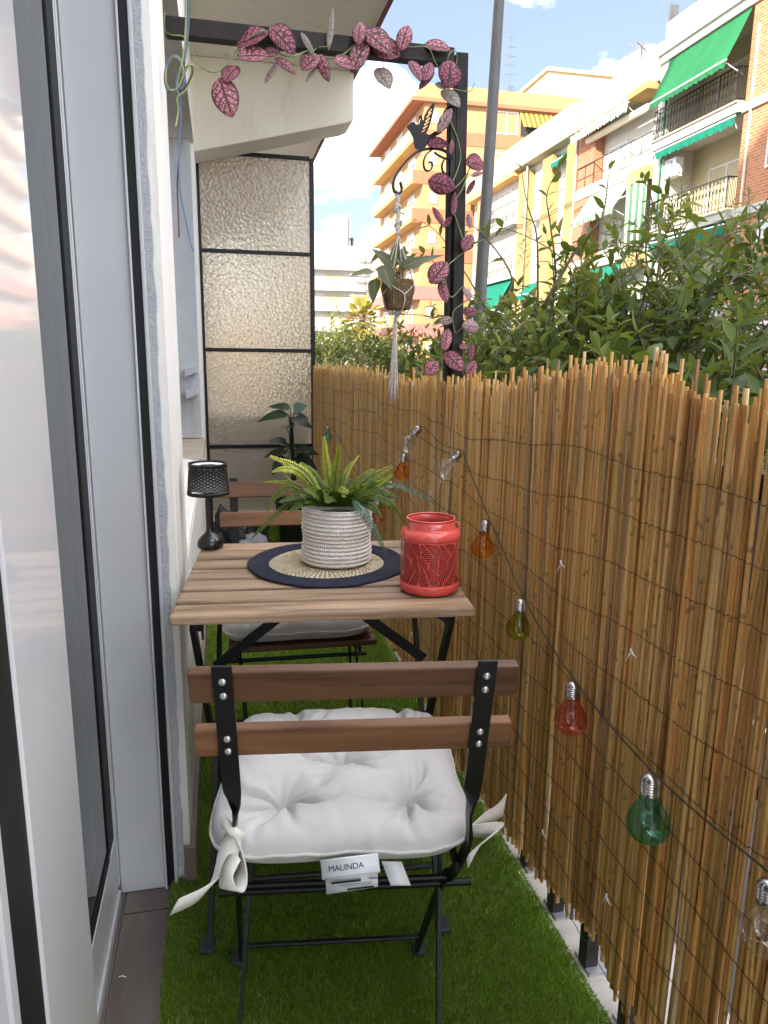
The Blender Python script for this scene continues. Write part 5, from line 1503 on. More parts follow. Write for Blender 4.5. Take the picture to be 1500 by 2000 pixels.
FR += [([(620, 545), (490, 370), (330, 235)], (Y0, Y0 - .02, Y0 - .02), 62, .2, .62), ([(840, 530), (1000, 405), (1155, 400)], (Y0, Y0 - .02, Y0 - .02), 66, .15, .5),
       ([(860, 520), (1020, 450), (1190, 500)], (Y0 + .02, Y0 + .03, Y0 + .03), 60, .15, .5), ([(600, 540), (430, 490), (290, 540)], (Y0 - .01, Y0 - .03, Y0 - .05), 58, .12, .45),
       ([(660, 545), (560, 340), (450, 240)], (Y0 + .02, Y0 + .04, Y0 + .05), 60, .2, .6), ([(760, 545), (880, 380), (1000, 290)], (Y0 + .02, Y0 + .04, Y0 + .05), 66, .2, .6),
       ([(590, 545), (470, 540), (360, 620)], (Y0 - .03, Y0 - .06, Y0 - .08), 54, .1, .4), ([(870, 545), (980, 560), (1060, 660)], (Y0 - .04, Y0 - .06, Y0 - .08), 54, .1, .4)]
for k in range(24):
    xx = 505 + k * 19; s_ = (xx - 720) / 240
    FR.append(([(700 + 90 * s_, 575), (xx, 520 - 40 * (1 - s_ * s_)), (xx + 60 * s_ + rng.uniform(-25, 25), 500 - rng.uniform(0, 90))], (Y0 - .02 + .06 * (k % 2), Y0 - .045 + .07 * (k % 2), Y0 - .06 + .09 * (k % 2)), 62, .05, .35 + .3 * rng.random()))
for pts, dep, w, t0, t1 in FR: frond(fr_pts(pts, dep), w, t0 + .04, min(1, t1 + .02))
frond(fr_pts([(880, 500), (1120, 405), (1290, 455), (1470, 560)], (Y0 + .02, Y0 + .06, Y0 + .08, Y0 + .1)), 52, .5, .9, 'fern_blue')
frond(fr_pts([(820, 500), (910, 600), (1010, 760), (1105, 940)], (Y0 - .05, Y0 - .09, Y0 - .11, Y0 - .12)), 60, .1, .35, 'fern_blue')

# coral lantern: sheet metal with palm-leaf cut-outs
LC = Vector((.398, 1.345, TH))
lan = thing('lantern', 'glossy coral red metal lantern with leaf cut-outs on the table corner', 'lantern', LC)
q = MB(); q.lathe([(0, .002), (.050, .002), (.0555, .004), (.0585, .009), (.0595, .016), (.0595, .020), (.0588, .0215)], (0, 0, 0), 72); q.build('base', 'coral_enamel', lan, 40, solid=.0012)
q = MB(); q.lathe([(.0588, .1105), (.0592, .113), (.0590, .118), (.0570, .1235), (.0520, .1275), (.0485, .129), (.0468, .131), (.0466, .147)], (0, 0, 0), 72); q.build('shoulder', 'coral_enamel', lan, 40, solid=.001)
q = MB(); q.tube([(.0466 * math.cos(a), .0466 * math.sin(a), .148) for a in np.linspace(0, 2 * math.pi, 73)[:-1]], .0018, 8, closed=True); q.build('rim', 'coral_enamel', lan, True)
# cut-out wall as a fine lattice of small faces, holes left open
NTH, NZ = 420, 150; zA, zB = .021, .111; Rl = .0588
leaves_c = []
rsl = random.Random(4)
circ = 2 * math.pi * Rl
for row, (zc, off) in enumerate(((.034, 0), (.062, .5), (.092, .1))):
    nlf = 10
    for k in range(nlf):
        leaves_c.append((((k + off) / nlf * circ) % circ, zc + rsl.uniform(-.004, .004), R(90) + rsl.uniform(-.8, .8), rsl.uniform(.042, .050)))
holes = np.zeros((NTH, NZ), bool)
S_, Z_ = np.meshgrid((np.arange(NTH) + .5) / NTH * circ, zA + (np.arange(NZ) + .5) / NZ * (zB - zA), indexing='ij')
owner = np.full(S_.shape, 9.); best = np.zeros(S_.shape, bool)
for (sc_, zc, ang, ln) in leaves_c:
    dx = (S_ - sc_ + circ / 2) % circ - circ / 2; dz = Z_ - zc
    a_ = dx * math.cos(ang) + dz * math.sin(ang); b_ = -dx * math.sin(ang) + dz * math.cos(ang)
    t = (a_ + ln * .42) / (ln * 1.0)
    half = ln * .42 * np.sqrt(np.clip(1 - (2 * t - .9) ** 2, 0, 1)) 
    inside = (t > 0) & (t < 1) & (np.abs(b_) < half)
    d = np.abs(b_) / np.maximum(half, 1e-5)
    slit = np.sin((a_ - np.abs(b_) * .8) / .0050 * 2 * math.pi) > -.32
    hole = inside & slit & (np.abs(b_) > .0011) & (d < .93)
    newer = inside & (~best)
    holes = np.where(newer, hole, holes); best |= inside
holes[:, :5] = False; holes[:, -6:] = False
q = MB(); vs = []
for i in range(NTH):
    th = i / NTH * 2 * math.pi
    for j in range(NZ + 1): vs.append((Rl * math.cos(th), Rl * math.sin(th), zA + j / NZ * (zB - zA)))
fs = [(i * (NZ + 1) + j, ((i + 1) % NTH) * (NZ + 1) + j, ((i + 1) % NTH) * (NZ + 1) + j + 1, i * (NZ + 1) + j + 1) for i in range(NTH) for j in range(NZ) if not holes[i, j]]
q.add(vs, fs); q.build('pierced_wall', 'coral_enamel', lan, True)
q = MB(); q.lathe([(.051, .004), (.0515, .112), (.0455, .124)], (0, 0, 0), 48); q.build('inner_shade_sleeve', 'lantern_inside_shade', lan, True, solid=.0006)  # added dark sleeve, stands in for shade seen through the cut-outs
q = MB(); h0 = Vector((.040, -.012, .139)); q.tube(spline([Vector((.0475, -.004, .140)), Vector((.058, -.010, .136)), Vector((.0665, .004, .129)), Vector((.064, .022, .126))], 16), .0013, 8)
q.build('handle', 'coral_enamel', lan, True)

# black lattice table lamp
LM = Vector((-.034, 1.757, TH))
lamp = thing('table_lamp', 'small black table lamp with diamond lattice shade beside the white wall', 'lamp', LM)
q = MB(); q.lathe([(0, .001), (.028, .001), (.0315, .004), (.0315, .012), (.029, .020), (.023, .028), (.014, .036), (.0095, .042), (.009, .052), (.0088, .13)], (0, 0, 0), 40); q.build('base', 'black_gloss', lamp, 50)
q = MB(); q.lathe([(.0088, .13), (.014, .133), (.016, .138), (.016, .142), (0, .142)], (0, 0, 0), 24); q.build('candle_cup', 'black_gloss', lamp, 50)
zs0, zs1, rb, rt = .133, .206, .0485, .0435
NC, NRw = 20, 8
def sh_p(i, j):
    th = (i) / NC * 2 * math.pi; t = j / NRw; r_ = rb + (rt - rb) * t
    return Vector((r_ * math.cos(th), r_ * math.sin(th), zs0 + .008 + t * (zs1 - zs0 - .014)))
q = MB()
for j2 in range(0, 2 * NRw - 1):
    for i in range(NC):
        ic = i + (.5 if j2 % 2 else 0); jc = (j2 + 1) / 2
        corners = [(ic, jc - .5), (ic + .5, jc), (ic, jc + .5), (ic - .5, jc)]
        f = .80 * max(.0, 1 - jc / NRw * 1.02) ** .5 if jc < NRw * .95 else 0
        outer = [sh_p(*c) for c in corners]; cen = sum(outer, Vector()) / 4
        if f > .12:
            inner = [cen + (c - cen) * f for c in outer]
            q.add([tuple(p) for p in outer + inner], [(k, (k + 1) % 4, 4 + (k + 1) % 4, 4 + k) for k in range(4)])
        else: q.add([tuple(p) for p in outer], [(0, 1, 2, 3)])
q.build('lattice_shade', 'black_metal', lamp, True, solid=.0012)
for (z, r_) in ((zs0 + .0035, rb + .0004), (zs1 - .003, rt + .0004)):
    q = MB(); q.lathe([(r_, z - .0045), (r_ + .0006, z), (r_, z + .0045)], (0, 0, 0), 44); q.build('shade_ring', 'black_metal', lamp, True, solid=.0016)
q = MB(); q.lathe([(rb - .005, zs0 + .010), (rt - .004, zs1 - .006), (rt - .006, zs1 - .003), (.018, zs1 - .004)], (0, 0, 0), 40); q.build('shade_liner', 'plastic_white', lamp, True, solid=.0008)

# ------------------------------------------------------------------ string of bulbs along the reeds
BX = .598
def bulb(label, cap_px, tip_px, glass, x=BX, scale=None):
    a = onx(*cap_px, x); b_ = ony(*tip_px, a.y - .004)
    ln = (b_ - a).length; sc = (scale or ln) / .100
    d = (b_ - a).normalized()
    t = thing('light_bulb', label, 'light bulb', a, 0, 'decorative bulbs on the string along the reeds')
    z = -d; xx = z.orthogonal().normalized(); yy = z.cross(xx)
    M3 = Matrix(((xx.x, yy.x, z.x), (xx.y, yy.y, z.y), (xx.z, yy.z, z.z)))
    S3 = M3 @ Matrix.Scale(sc, 3)
    prof = [(0, -.003), (.004, -.0035), (.0085, -.006), (.0115, -.010)]
    for k in range(5):
        z0 = -.011 - k * .0036
        prof += [(.0116, z0), (.0128, z0 - .0012), (.0116, z0 - .0026)]
    prof += [(.0125, -.031), (.0125, -.033)]
    q = MB(); q.lathe(prof, (0, 0, 0), 24, S3); q.build('screw_cap', 'bulb_cap', t, 40, solid=.0006)
    g = [(.0118, -.0315), (.0124, -.036), (.0150, -.044), (.0205, -.054), (.0258, -.064), (.0280, -.073), (.0272, -.082), (.0225, -.091), (.0140, -.097), (.006, -.0995), (.0, -.100)]
    gp = spline([Vector((r, 0, z)) for r, z in g], 26); gp = [(max(0, p.x), p.z) for p in gp]
    q = MB(); q.lathe(gp, (0, 0, 0), 36, S3); q.build('glass', glass, t, True)
    q = MB()
    for k in range(3):
        a0 = k * 2.1; pts = [S3 @ Vector((.010 * math.cos(a0 + s * .9) * math.sin(s * 3.0 / 9 * 1), .010 * math.sin(a0 + s * .9) * math.sin(s * 3.0 / 9), -.035 - .005 * s)) for s in range(10)]
        q.tube(pts, .0005 * sc, 4)
    q.build('fairy_wire', 'bulb_cap', t, True)
    return a
tops = {}
tops['green'] = bulb('teal green bulb, largest, hanging lowest before the clear one at the screen edge', (1271, 1506), (1264, 1642), 'glass_green')
tops['red'] = bulb('red glass bulb hanging on the cord between the olive and the teal ones', (1120, 1327), (1113, 1434), 'glass_red')
tops['olive'] = bulb('olive green bulb hanging on the cord between the orange and the red ones', (1018, 1166), (1010, 1249), 'glass_olive')
tops['orange'] = bulb('large orange bulb hanging beside the coral lantern', (950, 1012), (940, 1090), 'glass_orange')
tops['clear'] = bulb('clear bulb tilted sideways where the cord leaves the binding wire', (902, 882), (852, 930), 'glass_clear')
bulb('clear bulb tilted sideways just above the smaller orange bulb', (822, 832), (782, 880), 'glass_clear')
bulb('small orange bulb hanging right below a tilted clear bulb', (790, 884), (783, 938), 'glass_orange')
bulb('small pink bulb showing beside the rim of the rope basket', (739, 968), (735, 1023), 'glass_pink')
bulb('small teal bulb hanging near the far end of the reeds above the fern', (640, 832), (640, 862), 'glass_green')
bulb('small clear bulb half hidden behind the right fern fronds', (763, 938), (768, 982), 'glass_clear')
bulb('small olive bulb half hidden under the right fern fronds', (757, 955), (752, 996), 'glass_olive', .592)
tops['edge'] = bulb('clear bulb cut off at the edge of the reed screen, nearest to us', (1503, 1712), (1488, 1860), 'glass_clear')
q = MB()
pts = [onx(*p, BX) for p in ((903, 880), (918, 920), (950, 1000), (985, 1080), (1022, 1165), (1068, 1248), (1122, 1328), (1195, 1420), (1272, 1505), (1330, 1560), (1400, 1620), (1505, 1706))]
cord = q.tube(spline(pts, 90), .0014, 6)
pts = [onx(*p, BX + .002) for p in ((903, 880), (862, 866), (822, 832), (803, 858), (790, 884), (770, 930), (757, 950), (739, 968), (700, 930), (660, 850), (640, 830), (632, 812))]
q.tube(spline(pts, 90), .0012, 6)
tag(q.build('festoon_cable', 'cord_green', None, True), 'dark green cord carrying the coloured bulbs diagonally across the reed screen', 'cord')

# ------------------------------------------------------------------ black frame over the balcony
BY = 2.0
fr_o = thing('overhead_frame', 'black square-tube frame of one post and one beam over the balcony', 'frame', (.66, BY, 0))
ptop = ony(900, 125, BY); pbot = ony(889, 745, BY)
ex_ = (ptop - pbot).normalized()
q = MB(); q.bar(pbot - ex_ * (pbot.z + .0), ptop + ex_ * .022, .031, .033, (0, 1, 0)); q.build('post', 'iron_frame', fr_o, W=True, bevel=.002)
q = MB(); q.bar(pbot - ex_ * .9 + Vector((-.0235, .012, 0)), ptop - ex_ * .065 + Vector((-.0235, .012, 0)), .010, .028, (0, 1, 0)); q.build('angle_strip', 'iron_frame', fr_o, W=True, bevel=.001)
bl, br = ony(312, 52, BY), ony(884, 114, BY)
bl.x = XW + .003
q = MB(); q.bar(bl, br, .034, .040, (0, 0, 1)); q.build('beam', 'iron_frame', fr_o, W=True, bevel=.002)
# shelf bracket with a bird
hook = thing('bird_bracket', 'black iron hook bracket with a little bird and scrolls on the post', 'bracket', ony(880, 300, BY - .012))
def HP(X, Y, dy=0.): return ony(680 + X / 5.357, 180 + Y / 5.357, BY - .012 + dy)
def strap(name, pts, w, th=.004, n=40):
    P = spline([HP(*p) for p in pts], n); q = MB(); q.sweep(P, [(0, 1, 0)] * n, w, th); return q.build(name, 'black_metal', hook, 40, W=True)
strap('arm', [(1095, 700), (1060, 650), (1000, 610), (930, 592), (840, 592), (740, 620), (640, 690), (550, 790), (490, 890), (470, 960), (480, 1030), (510, 1060), (545, 1055), (560, 1010), (545, 940)], .013, .0045, 60)
strap('scroll', [(880, 600), (820, 650), (790, 720), (795, 790), (825, 825), (865, 810), (880, 765), (870, 735), (840, 735)], .008, .0035)
strap('scroll', [(1090, 700), (1040, 690), (1000, 715), (980, 770), (990, 830), (1020, 855), (1040, 820), (1035, 765)], .008, .0035)
strap('scroll', [(900, 630), (950, 665), (1020, 695), (1080, 690)], .008, .0035)
strap('scroll', [(990, 270), (1000, 220), (1030, 170), (1075, 158), (1105, 180), (1110, 260), (1110, 420)], .007, .0035)
strap('scroll', [(1100, 640), (1060, 590), (1020, 540)], .007, .0035)
q = MB(); q.bar(HP(1122, 160), HP(1105, 1000), .022, .004, (0, 1, 0)); q.build('back_plate', 'black_metal', hook, W=True)
def flat_shape(outer, holes_, z=.0016):
    cu = bpy.data.curves.new('bird', 'CURVE'); cu.dimensions = '2D'; cu.fill_mode = 'BOTH'; cu.extrude = z
    o0 = HP(*outer[0])
    for poly in [outer] + holes_:
        sp = cu.splines.new('POLY'); sp.points.add(len(poly) - 1); sp.use_cyclic_u = True
        for pt, (X, Y) in zip(sp.points, poly):
            p = HP(X, Y); pt.co = (p.x - o0.x, p.z - o0.z, 0, 1)
    o = bpy.data.objects.new('tmp', cu); col.objects.link(o)
    me = bpy.data.meshes.new_from_object(o.evaluated_get(bpy.context.evaluated_depsgraph_get()))
    bpy.data.objects.remove(o); bpy.data.curves.remove(cu)
    me.transform(Matrix.Rotation(R(90), 4, 'X')); return me, o0
body = [(612, 362), (640, 335), (655, 318), (690, 315), (712, 340), (722, 345), (735, 300), (740, 255), (758, 238), (772, 250), (775, 285), (790, 300), (795, 250), (830, 185), (890, 112), (905, 118), (900, 160), (885, 230), (868, 300), (845, 370), (815, 435), (850, 448), (900, 415), (985, 395), (975, 430), (900, 470), (840, 530), (800, 590), (770, 612), (735, 605), (700, 585), (685, 530), (680, 480), (655, 430), (635, 395)]
slits = [[(833, 222), (872, 168), (878, 175), (842, 230)], [(815, 265), (868, 205), (872, 214), (824, 275)], [(805, 305), (855, 262), (858, 273), (814, 315)], [(790, 340), (845, 300), (846, 311), (798, 350)], [(778, 378), (832, 342), (832, 353), (785, 388)], [(765, 415), (812, 385), (808, 396), (770, 424)], [(730, 335), (752, 270), (760, 278), (740, 340)]]
bme, bo_ = flat_shape(body, slits); bme.materials.append(MATS['black_metal'])
bird = bpy.data.objects.new('bird', bme); col.objects.link(bird); bird.parent = hook
bird.location = wm(hook).inverted() @ bo_

# macrame hanger, hanging pot, plant
HY = BY - .012
def Z5(X, Y, dy=0.): return ony(660 + X / 5, 440 + Y / 5, HY + dy)
mac = thing('macrame_hanger', 'pale knotted macrame plant hanger with a long tassel on the bird bracket hook', 'plant hanger', Z5(585, -430))
q = MB()
kk = [HP(505, 1030), HP(520, 1120), HP(512, 1200), HP(525, 1290), HP(515, 1370), HP(530, 1450), Z5(580, 20), Z5(590, 90)]
P = spline(kk, 70)
for s in range(3):
    q.tube([p + Vector((.0035 * math.cos(i * .55 + s * 2.1), .0035 * math.sin(i * .55 + s * 2.1), 0)) for i, p in enumerate(P)], .0028, 6)
q.tube(spline([HP(520, 1120), HP(545, 1090), HP(548, 1050)], 8), .0024, 6)
for (X, Y) in ((512, 1215), (522, 1370)):
    c = HP(X, Y); q.tube(spline([c + Vector((-.007, 0, .008)), c + Vector((.006, -.006, .005)), c + Vector((.007, .004, -.004)), c + Vector((-.007, .003, -.008)), c + Vector((-.004, -.006, 0)), c + Vector((.007, 0, .006))], 20), .0038, 6)
q.build('knotted_cord', 'macrame', mac, True, W=True)
PC = Z5(583, 700)                                   # pot centre
rp_ = (Z5(735, 640) - Z5(435, 640)).length / 2
top_z, bot_z = Z5(585, 545).z, Z5(585, 830).z
q = MB()
for a in (20, 110, 200, 290):
    a = R(a + 35); ca, sa = math.cos(a), math.sin(a)
    o_ = lambda r_, z: Vector((PC.x + r_ * ca, PC.y + r_ * sa, z))
    b2 = a + R(45)
    q.tube(spline([Z5(590, 90), o_(rp_ * .55, top_z + .05), o_(rp_ * 1.10, top_z - .01), Vector((PC.x + rp_ * 1.05 * math.cos(b2), PC.y + rp_ * 1.05 * math.sin(b2), (top_z + bot_z) / 2)), Vector((PC.x + rp_ * .75 * math.cos(b2), PC.y + rp_ * .75 * math.sin(b2), bot_z - .002)), Z5(580, 870)], 26), .0016, 6)
    b3 = a - R(45)
    q.tube(spline([o_(rp_ * 1.10, top_z - .01), Vector((PC.x + rp_ * 1.05 * math.cos(b3), PC.y + rp_ * 1.05 * math.sin(b3), (top_z + bot_z) / 2))], 8), .0016, 6)
q.build('net_cord', 'macrame', mac, True, W=True)
q = MB()
c = Z5(580, 865); q.lathe([(.0, .012), (.006, .010), (.0085, .002), (.0075, -.006), (.005, -.010)], tuple(c), 12); 
for s in range(26):
    a = s * 2.4; r0 = .0045 * math.sqrt(s / 26); r1 = .013 * math.sqrt(s / 26)
    p0 = Z5(565, 890); p1 = Z5(555, 1150); p2 = Z5(540, 1640 + rng.uniform(-40, 100))
    v1 = Vector((math.cos(a), math.sin(a), 0))
    q.tube(spline([p0 + v1 * r0, p1 + v1 * (r0 * 1.3), p2 + v1 * r1 + Vector((rng.normal(0, .002), 0, 0))], 12), .0014, 4)
q.build('tassel', 'macrame', mac, True, W=True)
hp = thing('hanging_pot', 'small brown seagrass pot held in the macrame hanger', 'pot', (PC.x, PC.y, bot_z))
q = MB(); Hh = top_z - bot_z; prof = [(0, .001), (rp_ * .7, .001), (rp_ * .80, .003)]
for k in range(13):
    z0 = .004 + k * Hh / 13; t = (k + .5) / 13; rr_ = rp_ * (.82 + .20 * math.sin(t * 1.9))
    for a in (-.4, 0, .4): prof.append((rr_ - .001 + .0022 * math.cos(a * 3.1), z0 + (a + .5) * Hh / 13))
prof += [(rp_ * .93, Hh + .003), (rp_ * .86, Hh), (rp_ * .82, Hh - .02)]
q.lathe(prof, (0, 0, 0), 48); q.build('woven_wall', 'seagrass_weave', hp, True)
q = MB(); q.lathe([(0, Hh - .012), (rp_ * .84, Hh - .014)], (0, 0, 0), 30); q.build('soil', 'soil', hp)
sy = thing('hanging_plant', 'arrow-leaved green houseplant spilling out of the hanging seagrass pot', 'plant', (PC.x, PC.y, top_z - .012))
root = Z5(590, 540)
for (bx, by, tx, ty, w, dy, tn) in ((350, 450, 115, 468, 100, -.02, .75), (420, 270, 308, 362, 70, .03, .85), (560, 430, 352, 212, 150, .01, .35), (560, 400, 572, 130, 120, .03, .25), (600, 400, 700, 285, 100, .02, .35), (600, 430, 900, 275, 150, -.02, .35), (700, 400, 1035, 250, 110, .02, .45), (370, 520, 332, 745, 120, -.03, .5), (450, 420, 520, 605, 160, -.045, .3), (620, 330, 650, 190, 90, .04, .4), (480, 430, 360, 420, 100, .03, .8), (700, 420, 860, 330, 100, .04, .6), (640, 430, 560, 300, 130, -.03, .3)):
    b_, t_ = Z5(bx, by, dy), Z5(tx, ty, dy * 1.6 - .012)
    Lg = (t_ - b_).length; sh = leaf_shape(Lg * 1.04, w / 5 / F_PX * 2.05, .22, .22, 1.5, 9, base=.55)
    nrm = (c_loc - b_).normalized() * .6 + Vector((rng.uniform(-.3, .3), 0, .75))
    q = MB(); add_leaf(q, sh, b_, t_ - b_, nrm, 1, tn); q.build('leaf', 'syngonium_leaf', sy, True, W=True)
    q = MB(); q.tube(spline([root + Vector((rng.uniform(-.01, .01), rng.uniform(-.01, .01), -.012)), root * .45 + b_ * .55 + Vector((0, 0, .012)), b_], 9), .0014, 5, tone=.3); q.build('stem', 'stem_brown', sy, True, W=True)

# ------------------------------------------------------------------ pink-leaved artificial vine on the frame
vine = thing('artificial_vine', 'artificial vine with pink dark-veined leaves wound along the black beam and post', 'plant', ony(900, 112, BY))
VL = []
for (X, Y, l, w, a, t) in ((435, 125, 122, 96, 15, .12), (575, 125, 116, 84, -40, .25), (443, 198, 110, 78, 10, .5), (520, 187, 62, 44, 0, .5), (345, 275, 86, 62, 60, .3), (320, 385, 140, 92, -72, .55), (787, 88, 150, 26, 84, .95), (912, 88, 98, 50, 88, .45), (995, 138, 130, 86, -40, .4), (1032, 180, 105, 84, -15, .4), (915, 197, 130, 66, 62, .62), (858, 228, 100, 66, 5, .5), (697, 230, 82, 70, 40, .5), (757, 255, 96, 42, -72, .5), (705, 272, 84, 16, 58, .95), (585, 242, 90, 30, -36, .6), (528, 275, 96, 24, 58, .8), (684, 148, 92, 22, -60, .98), (1115, 115, 98, 56, 72, .5), (1020, 305, 96, 66, -62, .9), (1260, 158, 100, 52, -10, .55), (1163, 265, 90, 42, -60, .4), (1216, 275, 80, 50, 72, .35), (1213, 312, 84, 28, 48, .3), (1315, 280, 106, 92, 80, .1), (1320, 388, 95, 62, -42, 1.), (1275, 335, 44, 28, -20, .95)):
    VL.append((300 + X / 2.2727, 20 + Y / 2.2727, l / 2.2727 * 1.12, w / 2.2727 * 1.12, a, t))
for (X, Y, l, w, a, t) in ((1012, 300, 235, 95, 60, .75), (960, 515, 240, 135, 25, .12), (1082, 570, 130, 46, 82, .3), (980, 965, 250, 180, -15, .10), (1340, 740, 195, 170, 0, .12), (1285, 990, 175, 50, 62, .05), (1360, 850, 150, 44, 28, .6), (1110, 1170, 235, 60, 86, .3), (950, 1310, 225, 56, -60, .3), (1047, 1350, 150, 56, 65, .08), (1265, 1350, 140, 50, -82, .7)):
    VL.append((680 + X / 5.357, 180 + Y / 5.357, l / 5.357 * 1.12, w / 5.357 * 1.15, a, t))
for (X, Y, l, w, a, t) in ((1270, 160, 170, 120, 60, .4), (985, 460, 235, 180, 52, .45), (1030, 655, 205, 92, -76, .3), (1290, 850, 112, 100, 10, .4), (1310, 985, 185, 130, 0, .78), (1060, 930, 130, 84, 12, .8), (1058, 1100, 235, 105, 80, .5), (1132, 1330, 235, 160, -48, .35), (918, 1392, 160, 135, 55, .5), (1300, 1402, 160, 112, 60, .45), (1305, 1240, 150, 56, 84, .4), (1226, 1182, 82, 70, 30, .3), (1246, 1492, 84, 62, 60, .5), (1262, 672, 125, 66, -60, .85)):
    VL.append((660 + X / 5, 440 + Y / 5, l / 5 * 1.1, w / 5 * 1.1, a, t))
ppm = F_PX / 2.03
for i, (px, py, l, w, a, t) in enumerate(VL):
    dy = -.032 + rng.uniform(-.018, .012)
    c = ony(px, py, BY + dy); a_ = R(a); Lm = l / ppm
    d = c_right * math.cos(a_) + c_up * math.sin(a_)
    d = (d + c_fwd * rng.uniform(-.25, .25)).normalized()
    nrm = (-c_fwd + c_up * rng.uniform(-.1, .35) + c_right * rng.uniform(-.3, .3))
    sh = leaf_shape(Lm, w / ppm, rng.uniform(.05, .4), rng.uniform(-.1, .55), 2.3, 10, True)
    q = MB(); add_leaf(q, sh, c - d * Lm * .5, d, nrm, 1, max(.01, t)); q.build('leaf', 'pink_leaf', vine, True, W=True, solid=.0006)
def vstem(pts, dy=-.026, r=.0013):
    P = spline([ony(*p, BY + dy + .012 * math.sin(i * 2.1)) for i, p in enumerate(pts)], 14 * len(pts)); q = MB(); q.tube(P, r, 5); q.build('stem', 'vine_stem', vine, True, W=True)
Z = lambda X, Y: (300 + X / 2.2727, 20 + Y / 2.2727)
vstem([Z(40, 45), Z(45, 85), Z(80, 110), Z(140, 125), Z(200, 240), Z(270, 275), Z(330, 235), Z(385, 160), Z(470, 95), Z(530, 110), Z(560, 190), Z(620, 205), Z(690, 180), Z(740, 215), Z(800, 210), Z(850, 190), Z(930, 130), Z(985, 150), Z(1030, 110)], r=.0017)
vstem([Z(700, 190), Z(730, 165), Z(770, 160), Z(790, 130)]); vstem([Z(1015, 225), Z(1022, 255)]); vstem([Z(985, 330), Z(1010, 300)])
vstem([Z(1030, 110), Z(1120, 160), Z(1215, 165), Z(1250, 230), Z(1290, 290), Z(1310, 200), Z(1340, 180), Z(1345, 230), Z(1310, 330), Z(1400, 360), Z(1425, 322)])
vstem([(872, 215), (900, 300), (880, 370), (912, 340), (925, 300), (905, 365), (885, 400), (897, 445), (905, 470), (915, 485), (890, 505), (870, 530), (880, 580), (905, 560), (912, 585), (885, 610), (890, 650), (905, 640), (918, 668), (900, 700)], r=.0016)
vstem([(700 + 60, 615), (820, 615), (868, 622)])
q = MB(); b0 = ony(322, 50, BY)
q.tube([b0 + Vector((.001, .021 * math.cos(a), .025 * math.sin(a))) for a in np.linspace(0, 6.283, 15)[:-1]], .0012, 5, closed=True); q.build('twist_tie', 'vine_stem', vine, True, W=True)

# ------------------------------------------------------------------ loose electric cables by the wall
def cable(name, mat, pts, y, label=None, r=.0019):
    P = spline([ony(*p, y + .004 * math.sin(i * 1.7)) for i, p in enumerate(pts)], 12 * len(pts)); q = MB(); q.tube(P, r, 6)
    return q
C4 = lambda X, Y: (X / 3.75, Y / 3.75)
cab = thing('hanging_cable', 'knotted loose electric cables in blue, green and brown hanging by the wall', 'cable', ony(365, 20, 1.72))
base_c = [C4(1375, -40), C4(1372, 150), C4(1355, 300), C4(1340, 440), C4(1300, 560), C4(1285, 620), C4(1320, 690)]
cable('s', 'cable_blue', [C4(1378, -40), C4(1378, 150), C4(1362, 340), C4(1345, 450), C4(1305, 540), C4(1290, 610), C4(1330, 650), C4(1355, 560), C4(1335, 450), C4(1285, 408), C4(1230, 450), C4(1205, 560), C4(1225, 660), C4(1280, 655), C4(1310, 690), C4(1320, 760), C4(1325, 900), C4(1312, 1200), C4(1320, 1400), C4(1350, 1560), C4(1400, 1800), C4(1418, 1830)], 1.72).build('blue_strand', 'cable_blue', cab, True, W=True)
cable('s', 'cable_green', [C4(1362, -40), C4(1362, 150), C4(1352, 320), C4(1330, 470), C4(1300, 600), C4(1310, 640), C4(1345, 540), C4(1320, 440), C4(1270, 420), C4(1222, 490), C4(1215, 600), C4(1250, 660), C4(1300, 640), C4(1350, 540), C4(1385, 480), C4(1420, 485), C4(1415, 560), C4(1360, 660), C4(1300, 715), C4(1308, 800), C4(1295, 880), C4(1285, 930)], 1.717).build('green_strand', 'cable_green', cab, True, W=True)
cable('s', 'cable_brown', [C4(1386, -40), C4(1384, 160), C4(1368, 340), C4(1350, 470), C4(1345, 590), C4(1310, 700), C4(1360, 640), C4(1405, 540), C4(1400, 475), C4(1360, 500), C4(1340, 600), C4(1318, 730), C4(1335, 800), C4(1330, 1000), C4(1300, 1300), C4(1305, 1560), C4(1312, 1740)], 1.723).build('brown_strand', 'cable_brown', cab, True, W=True)

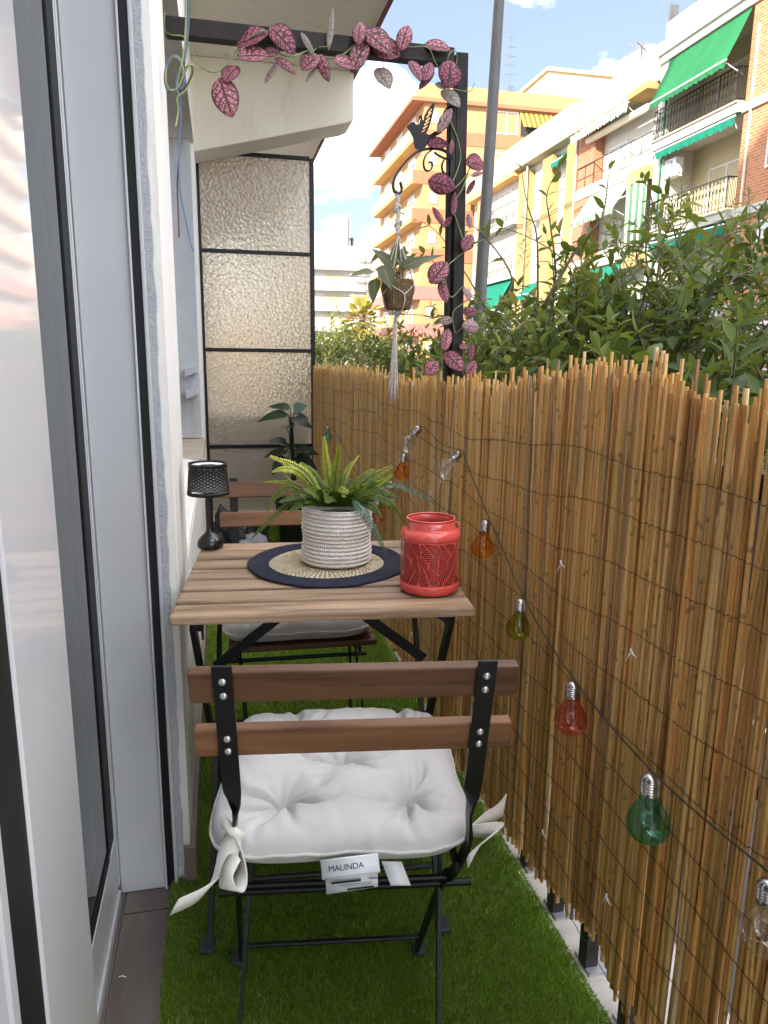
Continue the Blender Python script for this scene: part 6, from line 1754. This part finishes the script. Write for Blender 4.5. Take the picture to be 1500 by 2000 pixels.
# ------------------------------------------------------------------ far end: floor plant and bag
PY = 4.45
fp = thing('floor_plant', 'dark broad-leaved artificial plant on a thick stem by the frosted partition', 'plant', (.42, PY, .3))
def PP(X, Y, dy=0.): return ony(330 + X / 4.545, 620 + Y / 4.545, PY + dy)
stem_b = Vector((.43, PY, .28))
q = MB(); q.tube(spline([stem_b, PP(1100, 1250), PP(1090, 1050), PP(1085, 880)], 16), [.016 - .006 * i / 15 for i in range(16)], 8, tone=.3); q.build('stem', 'monstera_leaf', fp, True, W=True)
for (bx, by, tx, ty, w, dy, tn, nz_) in ((1060, 860, 770, 885, 120, -.08, .2, .8), (1080, 810, 880, 765, 90, .02, .5, .5), (1110, 830, 1225, 765, 110, -.04, .95, .3), (1090, 900, 1290, 960, 120, -.1, .1, .8), (1110, 850, 1270, 890, 70, .05, .7, .7), (1060, 1130, 900, 1070, 110, -.1, .2, .5), (1050, 1190, 830, 1215, 90, -.05, .3, .7), (1110, 1180, 1300, 1160, 110, -.1, .1, .7), (1120, 1220, 1350, 1180, 90, .0, .15, .7), (1040, 970, 1100, 960, 100, -.12, .1, .6), (1060, 1250, 900, 1380, 130, -.1, .05, .4), (1120, 1240, 1330, 1330, 130, -.1, .05, .4)):
    b_, t_ = PP(bx, by, dy * .4), PP(tx, ty, dy); sh = leaf_shape((t_ - b_).length, w / 4.545 / F_PX * PY * 1.25, .2, .3, 1.4, 8, base=.6)
    q = MB(); add_leaf(q, sh, b_, t_ - b_, Vector((0, -.5, nz_ + .3)), 1, tn); q.build('leaf', 'monstera_leaf', fp, True, W=True)
    q = MB(); q.tube(spline([PP(1090, 1250), PP((1090 + bx) / 2, (by + 1100) / 2, dy * .2), b_], 8), .003, 5, tone=.3); q.build('stalk', 'monstera_leaf', fp, True, W=True)
q = MB(); q.lathe([(0, 0.004), (.085, .004), (.09, .012), (.115, .26), (.122, .27), (.122, .285), (.112, .285), (.105, .25), (0, .25)], (.43, PY, 0), 36)
tag(q.build('plant_pot', 'dark_pot', None, 40), 'black plastic plant pot standing at the far end of the turf', 'pot')
bag = thing('crumpled_bag', 'crumpled black and grey bag lying on the turf behind the far chair', 'bag', (.10, 4.3, 0))
for (cx, cy, cz, rx, ry, rz, mt, sd) in ((0, .05, .09, .16, .12, .12, 'bag_black', 1), (.06, -.06, .06, .09, .06, .07, 'bag_grey', 3), (-.10, -.02, .13, .07, .08, .16, 'bag_black', 5)):
    bm = bmesh.new(); bmesh.ops.create_icosphere(bm, subdivisions=4, radius=1)
    for v in bm.verts:
        n_ = v.co.copy(); f = 1 + .18 * noise1(n_.x * 2.1 + n_.z * 3, sd) + .10 * noise1(n_.y * 5 + n_.x * 4, sd + 2) + .05 * noise1(n_.z * 11 + n_.y * 9, sd)
        v.co = Vector((cx + n_.x * rx * f, cy + n_.y * ry * f, max(.002, cz + n_.z * rz * f)))
    me = bpy.data.meshes.new('fold'); bm.to_mesh(me); bm.free(); me.materials.append(MATS[mt]); me.shade_smooth()
    o = bpy.data.objects.new('fold', me); col.objects.link(o); o.parent = bag
for s in (0, .07):
    q = MB(); q.tube(spline([Vector((-.04 + s, -.06, .12)), Vector((-.03 + s, -.09, .21)), Vector((.06 + s, -.08, .20)), Vector((.08 + s, -.06, .11))], 16), .006, 6); q.build('handle', 'bag_black', bag, True)
